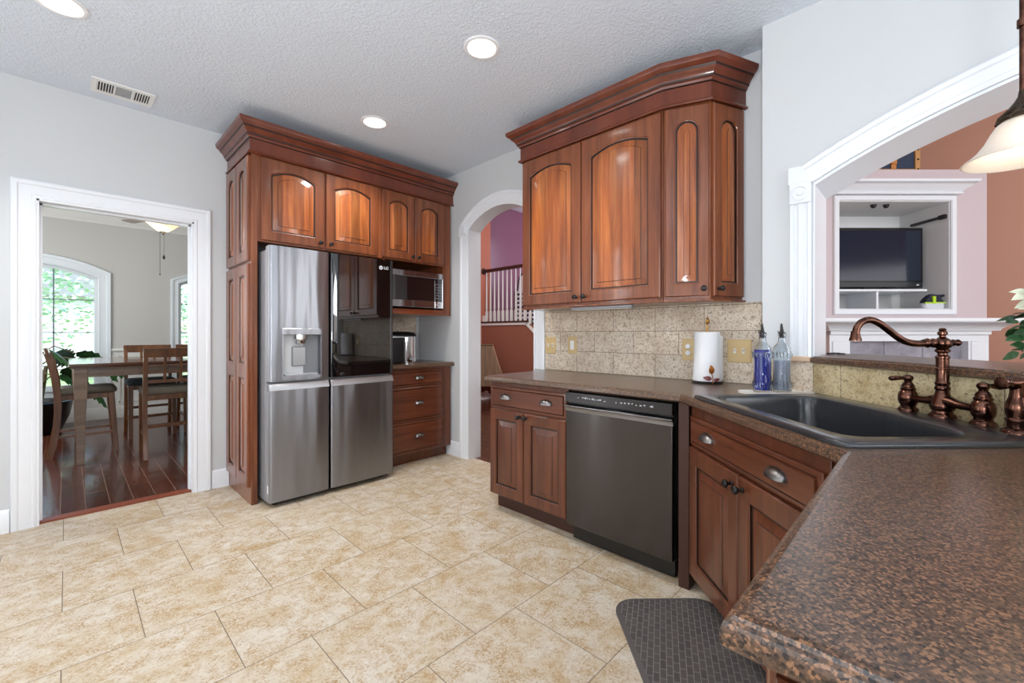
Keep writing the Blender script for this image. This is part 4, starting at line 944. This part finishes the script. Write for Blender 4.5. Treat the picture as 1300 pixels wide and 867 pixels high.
def chair(label, loc, rz, seatmat=SUEDE):
    t = thing('dining_chair', label, 'chair', loc, rz, 'counter-height dining chairs')
    q = rrect(-.225,.225,-.20,.235,.05,5)
    mb = MB(); mb.loft([[(x*s, y*s, z) for x, y in q] for z, s in ((.60,.96),(.612,1.0),(.635,1.0),(.652,.96),(.660,.82),(.662,.4))], 0, True, True); mb.build('seat', seatmat, t, smooth=60)
    mb = MB(); mb.box(-.205, .205, -.19, .21, .548, .602, c=.004); mb.build('seat_frame', W_CHAIR, t)
    for sx in (-1, 1):
        mb = MB(); mb.loft([[(sx*.195+dx*r_, y+dy*r_, z) for dx, dy in ((-1,-1),(1,-1),(1,1),(-1,1))] for z, y, r_ in ((0,.232,.017),(.3,.212,.02),(.6,.19,.023))], 0, True, True); mb.build('leg', W_CHAIR, t, bev=.002)
        mb = MB(); mb.loft([[(sx*.207+dx*.017, y+dy*.026, z) for dx, dy in ((-1,-1),(1,-1),(1,1),(-1,1))] for z, y in ((0,-.245),(.12,-.215),(.28,-.192),(.45,-.182),(.6,-.185),(.75,-.20),(.9,-.226),(1.0,-.25))], 0, True, True); mb.build('leg', W_CHAIR, t, bev=.002)
    L = lambda z: -.185-.066*max(0, (z-.6)/.4)**1.4
    mb = MB(); mb.loft([[(x, L(z)+c_*.0-.010*(1-(x/.215)**2)+d*.011, z) for z, d in ((.962,-1),(1.05,-1.2),(1.05,1),(.962,1))] for c_, x in [(0, -.226+.452*i/8) for i in range(9)]], 0, True, True); mb.build('top_rail', W_CHAIR, t, bev=.003)
    mb = MB()
    for z in (.73,.815,.885): mb.bar((-.19,L(z),z), (.19,L(z),z), .012, .016 if z > .75 else .032)
    mb.build('crossbars', W_CHAIR, t)
    mb = MB()
    for x in (-.062,.062): mb.bar((x,L(.72),.72), (x,L(.965),.965), .024, .012)
    mb.build('back_slats', W_CHAIR, t)
    MB().bar((-.195,.215,.24), (.195,.215,.24), .018, .03).build('stretcher', W_CHAIR, t); MB().bar((-.2,-.2,.30), (.2,-.2,.30), .018, .03).build('stretcher', W_CHAIR, t)
    for sx in (-1, 1): MB().bar((sx*.197,-.19,.20), (sx*.197,.215,.20), .016, .026).build('stretcher', W_CHAIR, t)
    return t
chair('wooden dining chair at the left end of the table, seen side-on by the door casing', (.125,6.15,0), R(-90))
chair('wooden dining chair with its lattice back to us, at the near side of the table', (.725,5.54,0), R(0))
chair('wooden dining chair with a dark seat at the far side of the table, facing us', (.70,6.70,0), R(180), SUEDE_D)
chair('dining chair at the far right of the table, mostly hidden by the right door casing', (1.20,6.70,0), R(180), SUEDE)

t = thing('potted_plant', 'large leafy plant in a black pot in front of the dining room window', 'plant', (-.30,7.62,0))
MB().lathe([(.20,0),(.26,.02),(.33,.20),(.355,.34),(.36,.38),(.335,.385),(.325,.34),(.001,.33)], (0,0,0), 36).build('pot', BLACK, t)
MB().lathe([(.325,.33),(.2,.345),(.001,.35)], (0,0,0), 28).build('soil', SOIL, t)
rng = random.Random(11); stem = MB(); fol = MB()
for k in range(6): stem.tube([(.03*k-.08,.02*(k % 3),.33),(.04*k-.1+rng.uniform(-.04,.04),.03,.6),(.05*k-.12,.0,.80)], [.03,.024,.018], 8)
def big_leaf(base, yaw, L_, droop, w_):
    b = Vector(base); d = Vector((math.cos(yaw), math.sin(yaw), 0))
    pts = [b, b+d*L_*.25+Vector((0,0,.16)), b+d*L_*.55+Vector((0,0,.20-droop*.3))]
    stem.tube([tuple(p) for p in pts], [.009,.008,.005], 6)
    p0 = pts[-1]; sd = (d.cross(Vector((0,0,1)))*.62 + Vector((0,0,.78))); n = 14; rows = []
    for i in range(n+1):
        u = i/n; ww = w_*(math.sin(PI*min(1, u*.95+.05))**.7)*(1 if i % 2 == 0 else .66)
        if i == n: ww = .0
        p = p0+d*L_*.62*u+Vector((0,0,-droop*u*u+.05*u)); dr = Vector((0,0,-.32*ww)); sw = d*.10*ww
        rows.append([tuple(p-sd*ww+dr+sw), tuple(p-sd*ww*.5+dr*.2), tuple(p), tuple(p+sd*ww*.5+dr*.2), tuple(p+sd*ww+dr+sw)])
    fol.loft(rows, 0, closed=False)
for yaw, L_, dr, w_, z in ((-20,.72,.28,.17,.86),(12,.66,.46,.14,.98),(-62,.62,.22,.17,.92),(60,.6,.2,.16,.9),(150,.6,.25,.16,.95),(-110,.55,.22,.16,.84),(200,.6,.2,.15,.8),(-38,.5,.30,.14,.66),(35,.5,.28,.14,.72),(-5,.55,.42,.14,.62)):
    big_leaf((.03*math.cos(R(yaw)), .03*math.sin(R(yaw)), z-.1), R(yaw), L_, dr, w_)
stem.build('stems', plain('plant_stem', (96,86,58), .7), t); fol.build('foliage', GREEN, t, smooth=50)

t = thing('ceiling_fan', 'ceiling fan with a glowing amber glass bowl and pull chains over the dining table', 'ceiling fan', (.755,6.2,0))
mb = MB(); mb.lathe([(.02,2.33),(.055,2.345),(.105,2.385),(.155,2.43),(.205,2.485),(.196,2.485),(.001,2.47)], (0,0,0), 36); mb.build('bowl', ALAB, t, smooth=60)
mb = MB(); mb.lathe([(.001,2.298),(.008,2.302),(.01,2.316),(.026,2.326),(.034,2.338),(.02,2.342)], (0,0,0), 20); mb.build('bowl_finial', DARKMETAL, t)
mb = MB(); mb.lathe([(.12,2.475),(.13,2.49),(.13,2.56),(.10,2.60),(.03,2.63),(.02,2.65),(.02,2.80),(.07,2.83),(.07,2.87)], (0,0,0), 28); mb.build('motor', DARKMETAL, t)
for k in range(5):
    a = R(187+72*k); d = Vector((math.cos(a), math.sin(a), 0)); s_ = Vector((-d.y, d.x, 0))
    L = [[tuple(d*r_+s_*w_+Vector((0,0,2.505+w_*.06))), tuple(d*r_-s_*w_+Vector((0,0,2.505-w_*.06))), tuple(d*r_-s_*w_+Vector((0,0,2.499-w_*.06))), tuple(d*r_+s_*w_+Vector((0,0,2.499+w_*.06)))] for r_, w_ in ((.14,.02),(.2,.05),(.6,.066),(.63,.05))]
    mb = MB(); mb.loft(L, 0, True, True); mb.build('blade', plain('grey_brown_blade', (140,130,124), .5) if k == 0 else bpy.data.materials['grey_brown_blade'], t)
mb = MB(); mb.tube([(-.03,-.03,2.47),(-.03,-.03,1.86)], .0022, 6); mb.tube([(-.03,-.03,1.86),(-.03,-.03,1.84)], .005, 6)
mb.tube([(.006,-.02,2.32),(.006,-.02,2.08)], .0018, 6); mb.lathe([(.001,2.02),(.011,2.03),(.012,2.05),(.004,2.07),(.002,2.08)], (.006,-.02,0), 12); mb.build('pull_chains', DARKMETAL, t)
light('fan_light', 'POINT', (.755,6.2,2.22), (0,0,0), 5, (1,.82,.58), shadow_soft_size=.1)
t = thing('ceiling_vent', 'small dark ceiling vent in the dining room left of the fan light', 'vent', (.70,7.75,2.87))
mb = MB(); mb.box(-.15, .15, -.075, .075, -.006, 0); mb.build('frame', WHITE, t)
for k in range(5): MB().box(-.13, .13, -.055+k*.024, -.041+k*.024, -.009, -.006).build('louver', DARKMETAL, t)

# ------------------------------------------------------------------ hall and stairs behind the arched passage
struct('wall_hall_left', MB().box(2.7, 5.93, 6.35, 6.75, 0, 4.0), CORAL)
struct('wall_hall_upper', MB().box(5.7, 8.4, 6.75, 6.88, 0, 4.0), PURPLE)
struct('wall_hall_end', MB().box(8.2, 8.35, 1.8, 6.8, 0, 4.0), PURPLE)
struct('wall_hall_right', MB().box(2.78, 8.4, 1.74, 1.86, 0, 4.9), ORANGE)
HX = 5.7; ZL = 1.40
mb = MB(); mb.loft([[(x, y, z) for y, z in ((6.35,0),(6.35,ZL),(5.16,ZL),(3.45,0))] for x in (HX, HX+.1)], 0, True, True); struct('wall_hall_stair', mb, RUST)
struct('floor_landing', MB().box(HX+.1, 8.2, 5.16, 6.72, ZL-.1, ZL), PLANK)
mb = MB(); mb.box(HX-.02, HX+.02, 5.14, 6.35, ZL-.05, ZL+.0); mb.loft([[(x, y, z) for y, z in ((5.16,ZL+.0),(5.16,ZL-.06),(3.45,-.03),(3.45,.05))] for x in (HX-.02, HX+.005)], 0, True, True); struct('trim_8', mb, TRIM_G)
mb = MB(); mb.box(HX-.035, HX+.11, 5.12, 6.35, ZL+.0, ZL+.025)
for k in range(8): mb.box(HX+.02, HX+1.1, 5.16-(k+1)*.213, 5.16-k*.213+.02, ZL-(k+1)*.175-.03, ZL-(k+1)*.175)
struct('trim_9', mb, BLACKWOOD)
t = thing('stair_railing', 'white turned balusters under a dark handrail on the hall landing', 'railing', (HX+.035,6.35,ZL+.025))
mb = MB(); mb.loft([[(a, y, .995+b) for a, b in ((-.03,-.03),(.03,-.03),(.035,0),(.02,.028),(-.02,.028),(-.035,0))] for y in (0,-1.22)], 0, True, True); mb.lathe([(.06,-.01),(.065,-.02),(.05,-.03)], (0,0,.995), 20, axis='y'); mb.build('handrail', BLACKWOOD, t)
def baluster(y, z=0, h_=.965):
    mb = MB(); mb.box(-.021, .021, y-.021, y+.021, z, z+.2, c=.003); mb.lathe([(.018,z+.2),(.021,z+.212),(.012,z+.225),(.018,z+.245),(.0185,z+.28),(.012,z+h_*.75),(.010,z+h_)], (0,y,0), 12); mb.build('baluster', TRIM_G, t)
for k in range(10): baluster(-.10-k*.113)
mb = MB(); mb.box(-.03, .03, -.09, -.01, 0, .12); mb.build('base_block', TRIM_G, t)
mb = MB(); mb.bar((0,-1.2,.98), (0,-2.9,-.42), .06, .055); mb.build('handrail', BLACKWOOD, t)
for k in range(9): baluster(-1.24-k*.15, -.02-(k*.15+.05)*.82, .93)
t = thing('arched_screen', 'white arched openwork screen with dark slots standing on the landing behind the balusters', 'screen', (6.35,5.62,ZL))
mb = MB(); pts = [(-.42,0),(.42,0),(.42,.62)] + [(.34,.66),(.30,.90),(.2,.98),(-.2,.98),(-.30,.90),(-.34,.66)] + [(-.42,.62)]
mb.loft([[(x, y, z) for y, z in [(p[0], p[1]) for p in pts]] for x in (-.02,.02)], 0, True, True); mb.build('panel', plain('white_screen', (232,230,240), .5), t)
mb = MB()
for j in range(6):
    for k in range(7): mb.box(-.026, -.0195, -.36+j*.13, -.29+j*.13, .05+k*.085, .09+k*.085)
mb.build('slots', BLACK, t)
mb = MB(); mb.tube([(-.024,y,z) for y, z in ((.43,0),(.43,.63),(.35,.67),(.31,.91),(.21,.99),(-.21,.99),(-.31,.91),(-.35,.67),(-.43,.63),(-.43,0))], .014, 8); mb.build('edge', BLACK, t)
t = thing('slant_front_desk', 'aged oak slant-sided desk against the rust hall wall, seen through the arched passage', 'desk', (4.826,5.94,0), R(45))
mb = MB(); mb.loft([[(x, y, z) for y, z in ((0,.26),(0,.985),(-.56,.985),(-.735,.42),(-.735,.26))] for x in (0, .30)], 0, True, True); mb.build('case', W_DESK, t, bev=.004)
mb = MB(); mb.loft([[(x, y, z) for y, z in ((-.555,.995),(-.575,.990),(-.757,.415),(-.737,.41))] for x in (-.012, .31)], 0, True, True); mb.build('sloping_lid', wood('pale_oak_edge', (140,104,76), (170,128,96), (190,150,116), strip=.3, var=.05), t)
mb = MB(); mb.box(-.014, .312, -.57, .0, .985, 1.003, c=.004); mb.build('top', W_DESK, t)
for x in (.03, .27):
    for y in (-.03, -.70): mb = MB(); mb.loft([[(x+dx*r_, y+dy*r_, z) for dx, dy in ((-1,-1),(1,-1),(1,1),(-1,1))] for z, r_ in ((0,.016),(.26,.025))], 0, True, True); mb.build('leg', W_DESK, t)
mb = MB(); rng = random.Random(4); n = 9
g = [[(-.22+.44*i/n+rng.uniform(-.01,.01), -.2+.4*j/n, .012+max(0, math.sin(PI*i/n)*math.sin(PI*j/n))*(.07+rng.uniform(-.03,.06))) for i in range(n+1)] for j in range(n+1)]
mb.loft(g, closed=False); mb.loft([[(x, y, .002) for x, y, z in r_] for r_ in g], closed=False); edge = g[0] + [r_[-1] for r_ in g[1:]] + g[-1][::-1][1:] + [r_[0] for r_ in g[::-1]][1:-1]
mb.loft([edge, [(x, y, .002) for x, y, z in edge]])
tag(mb.build('cloth', plain('white_cloth', (226,224,232), .8), loc=(5.42,5.98,0), smooth=50), 'crumpled white cloth lying on the hall floor beside the oak desk', 'cloth')

# ------------------------------------------------------------------ living room seen through the wide arch
fa = R(-45.9); FW = Vector((math.sin(-fa), math.cos(-fa), 0)); RT = Vector((FW.y, -FW.x, 0))
def living(r_, d): p = RT*r_+FW*d; return (p.x, p.y, 0)
struct('wall_living_far', MB().box(8.27, 8.4, -6.2, 1.8, 0, 4.9), ORANGE)
struct('wall_living_end', MB().box(2.7, 7.8, -6.3, -6.18, 0, 4.9), ORANGE)
D0 = 5.2; fp = living(0, D0)
def frame_struct(name, mb, mats): o = mb.build(name, mats); o.location = fp; o.rotation_euler = (0,0,fa); o['kind'] = 'structure'; return o
mb = MB(); a, b, c, d = 3.93, 5.27, 1.485, 2.785
mb.box(3.68, a, 0, .72, 0, 3.165); mb.box(b, 5.72, 0, .72, 0, 3.165); mb.box(a, b, 0, .72, d, 3.165); mb.box(a, b, 0, .72, .0, c)
mb.box(a-.0, b, .70, .74, c, d); mb.box(3.68, 5.72, .60, 1.6, 3.05, 3.165)
frame_struct('wall_chimney', mb, ROSE)
mb = MB(); mb.box(a, b, .66, .70, c, d); mb.box(a-.0, a+.006, 0, .7, c, d); mb.box(b-.006, b, 0, .7, c, d); mb.box(a, b, 0, .7, d-.006, d); mb.box(a, b, 0, .7, c, c+.006)
frame_struct('wall_niche', mb, plain('niche_paint', (232,232,232), .6))
NF = [(0,0),(0,.018),(.01,.03),(.055,.03),(.066,.022),(.072,0)]
mb = MB(); sweep_plane(mb, [((a+b)/2,c),(a,c),(a,d),(b,d),(b,c),((a+b)/2,c)], NF, (0,0,0), (1,0,0), (0,0,1), (0,-1,0))
sweep_xy(mb, [(a-.075,.0),(a-.075,-.0301),(b+.075,-.0301),(b+.075,.0)], [(0,2.855),(.03,2.858),(.036,2.872),(.022,2.884),(.05,2.91),(.09,2.94),(.11,2.965),(.13,2.972),(.14,2.998),(0,2.998)])
frame_struct('trim_10', mb, TRIM)
t = thing('fireplace_mantel', 'white mantelpiece with a stepped shelf and slate-tiled surround below the television niche', 'mantel', fp, fa)
mb = MB(); sweep_xy(mb, [(3.72,.0),(3.72,-.16),(5.60,-.16),(5.60,.0)], [(-.16,1.18),(0,1.18),(.0,1.22),(.05,1.225),(.06,1.25),(.12,1.30),(.16,1.312),(.26,1.318),(.27,1.33),(.27,1.362),(-.16,1.362)]); mb.box(3.72, 5.6, -.155, 0, 1.18, 1.36); mb.build('shelf', TRIM, t)
mb = MB()
for x in (3.73,5.36): mb.box(x, x+.24, -.13, 0, 0, 1.18); mb.box(x+.03, x+.21, -.14, -.13, .2, 1.1, c=.004); mb.box(x-.02, x+.26, -.15, 0, 0, .16)
mb.box(3.97, 5.36, -.13, 0, 1.10, 1.18); mb.build('pilasters', TRIM, t)
mb = MB()
for i in range(3):
    for j in range(3):
        if i == 1 and j < 2: continue
        x0 = 3.975+i*.462; z0 = .02+j*.36; mb.box(x0+.003, x0+.459, -.05, -.0, z0+.003, z0+.357, c=.002)
mb.build('tile_surround', SLATE, t)
mb = MB(); mb.box(4.437, 4.90, -.02, -.001, .02, .74); mb.build('firebox', BLACK, t)
t = thing('television', 'wide black flat-screen television inside the white niche', 'television', living(4.60, D0+.28), fa)
mb = MB(); mb.box(-.62, .62, 0, .08, 1.77, 2.535, c=.008); mb.build('bezel', BLACK, t)
mb = MB(); mb.box(-.585, .585, -.004, .0, 1.86, 2.495); mb.build('screen', SCREEN, t)
mb = MB(); mb.box(-.6, .6, -.006, .0, 1.782, 1.845, c=.003); mb.build('speaker_strip', plain('dark_speaker_strip', (40,44,48), .25), t)
mb = MB(); mb.box(.53, .56, -.008, -.006, 1.80, 1.815); mb.build('indicator', WHITE, t)
mb = MB(); mb.box(-.12, .12, .02, .06, 1.745, 1.775); mb.box(-.3, .3, -.06, .12, 1.738, 1.748, c=.003); mb.build('stand', BLACK, t)
t = thing('niche_shelf', 'white cubby shelf that carries the television', 'shelf', fp, fa)
mb = MB(); mb.box(3.94, 5.10, .10, .64, 1.71, 1.736, c=.003); mb.build('top', TRIM, t)
MB().box(4.49, 4.515, .12, .64, 1.492, 1.71).build('divider', TRIM, t)
mb = MB(); mb.box(3.94, 5.10, .60, .63, 1.492, 1.71); mb.build('back', plain('cubby_back', (206,206,206), .6), t)
for x in (4.1, 4.62): MB().box(x, x+.012, .4, .6, 1.492, 1.70).build('rib', TRIM, t)
t = thing('wall_track', 'slim black metal track fixed along the right side of the television niche', 'track', fp, fa)
MB().box(b-.035, b-.006, .03, .48, 2.595, 2.625, c=.003).build('rail', BLACK, t); MB().box(b-.045, b-.006, .02, .10, 2.585, 2.635, c=.004).build('end_cap', DARKMETAL, t)
for k, r_ in enumerate((4.455,4.61)):
    mb = MB(); mb.lathe([(.001,-.045),(.02,-.04),(.03,-.02),(.034,0)], (0,0,0), 16)
    o = mb.build('puck_light', BLACK, loc=(*living(r_, D0+.12)[:2], 2.779)); tag(o, ('left' if k == 0 else 'right') + ' of two small black fittings on the niche ceiling', 'fitting', 'fittings on the niche ceiling')
t = thing('ornament', 'small navy and lime ornament with a pale base at the right of the niche', 'ornament', (*living(5.115, D0+.06)[:2], 1.4915), fa)
mb = MB(); mb.loft([[(x*s, y*s, z) for x, y in rrect(-.13,.13,-.05,.05,.045)] for z, s in ((0,.92),(.01,1),(.02,.96),(.03,1),(.045,.95),(.055,1.0),(.07,.94))], 0, True, True); mb.build('base', plain('pale_striped', (208,212,220), .5), t)
mb = MB(); mb.loft([[(-.115,-.045,.07),(.115,-.045,.075),(.115,.045,.075),(-.115,.045,.07)],[(-.10,-.04,.11),(.10,-.04,.10),(.10,.04,.10),(-.10,.04,.11)],[(-.05,-.03,.165),(.075,-.03,.15),(.075,.03,.15),(-.05,.03,.165)],[(-.02,-.02,.178),(.05,-.02,.172),(.05,.02,.172),(-.02,.02,.178)]], 0, True, True); mb.tube([(.06,0,.15),(.11,0,.155),(.15,0,.165)], [.02,.018,.012], 8); mb.build('upper', NAVY, t, bev=.006)
mb = MB(); mb.loft([[(x, y, z) for x, y in ((-.035,-.054),(.0,-.054),(.0,-.03),(-.035,-.03))] for z in (.06,.15)], 0, True, True); mb.box(-.128, -.02, -.053, -.04, .062, .078); mb.box(-.0, .125, -.053, -.04, .066, .08); mb.build('lime_band', LIME, t)
t = thing('trunk', 'navy trunk with honey wood battens and a leather strap on the chimney ledge', 'trunk', (*living(4.545, D0+.10)[:2], 3.166), fa)
mb = MB(); mb.box(-.44, .44, .01, .44, .012, .52); mb.build('case', NAVYP, t)
mb = MB()
for x in (-.462, .40): mb.box(x, x+.062, -.01, .46, 0, .54, c=.004)
mb.box(-.40, .40, -.004, .45, 0, .045, c=.003); mb.box(-.40, .40, -.004, .45, .49, .54, c=.003); mb.build('battens', TRUNKWOOD, t)
for x in (-.43, .431):
    for z in (.04,.16,.28,.40,.51): MB().lathe([(.012,-.010),(.010,-.016),(.001,-.018)], (x,0,z), 12, axis='y').build('rivet', DARKMETAL, t)
mb = MB(); mb.box(.11, .17, -.004, .01, .045, .50); mb.box(.105, .175, -.016, -.002, .10, .22, c=.006); mb.build('strap', LEATHER, t)
mb = MB(); mb.box(.12, .16, -.022, -.014, .17, .21, c=.003); mb.build('buckle', BRASS, t)

# ------------------------------------------------------------------ garden beyond the dining windows
struct('ground', MB().box(-14, 20, 8.5, 40, -.4, -.3), GRASS)
rng = random.Random(21)
def tree(x, y, h_, r_, lab):
    t = thing('tree', lab, 'tree', (x, y, -.3), 0, 'trees beyond the dining room windows')
    mb = MB(); mb.tube([(0,0,0),(.05,.02,h_*.35),(0,0,h_*.6)], [.14,.11,.06], 8); mb.build('trunk', SOIL, t)
    mb = MB()
    for k in range(1400):
        a = rng.uniform(0, 2*PI); ph = math.acos(rng.uniform(-1, 1)); rr = r_*(.55+.45*rng.random())*(1+.25*math.sin(3*a)*math.sin(4*ph))
        c = Vector((rr*math.sin(ph)*math.cos(a), rr*math.sin(ph)*math.sin(a), h_*.62+rr*.85*math.cos(ph)))
        if c.z < .15: continue
        dv = Vector((rng.uniform(-1,1), rng.uniform(-1,1), rng.uniform(-.6,.6))).normalized()*.16
        leaf(mb, c, c+dv, .11, nrm=(rng.uniform(-1,1), rng.uniform(-1,1), 1.2), n=2)
    mb.build('foliage', TREE, t, smooth=0)
for x, y, h_, r_, lab in ((-1.3,14.0,3.4,1.7,'nearest bright leafy tree beyond the left dining room window'), (2.95,14.4,3.2,1.45,'nearest bright leafy tree beyond the right dining room window'), (.9,19.2,5.2,2.1,'taller leafy tree further back between the two dining room windows'), (-4.4,19.0,5.0,2.1,'leafy tree far back at the left edge of the left dining room window')):
    tree(x, y, h_, r_, lab)
t = thing('neighbouring_house', 'pale house across the garden, glimpsed through the left dining window', 'house', (-1.5,25,-.3))
MB().box(-5, 4, 0, 6, 0, 3).build('walls', SIDING, t); mb = MB(); mb.prism([(-5.4,3),(4.4,3),(-.5,5.6)], -.4, 6.4); mb.build('roof', ROOFM, t)
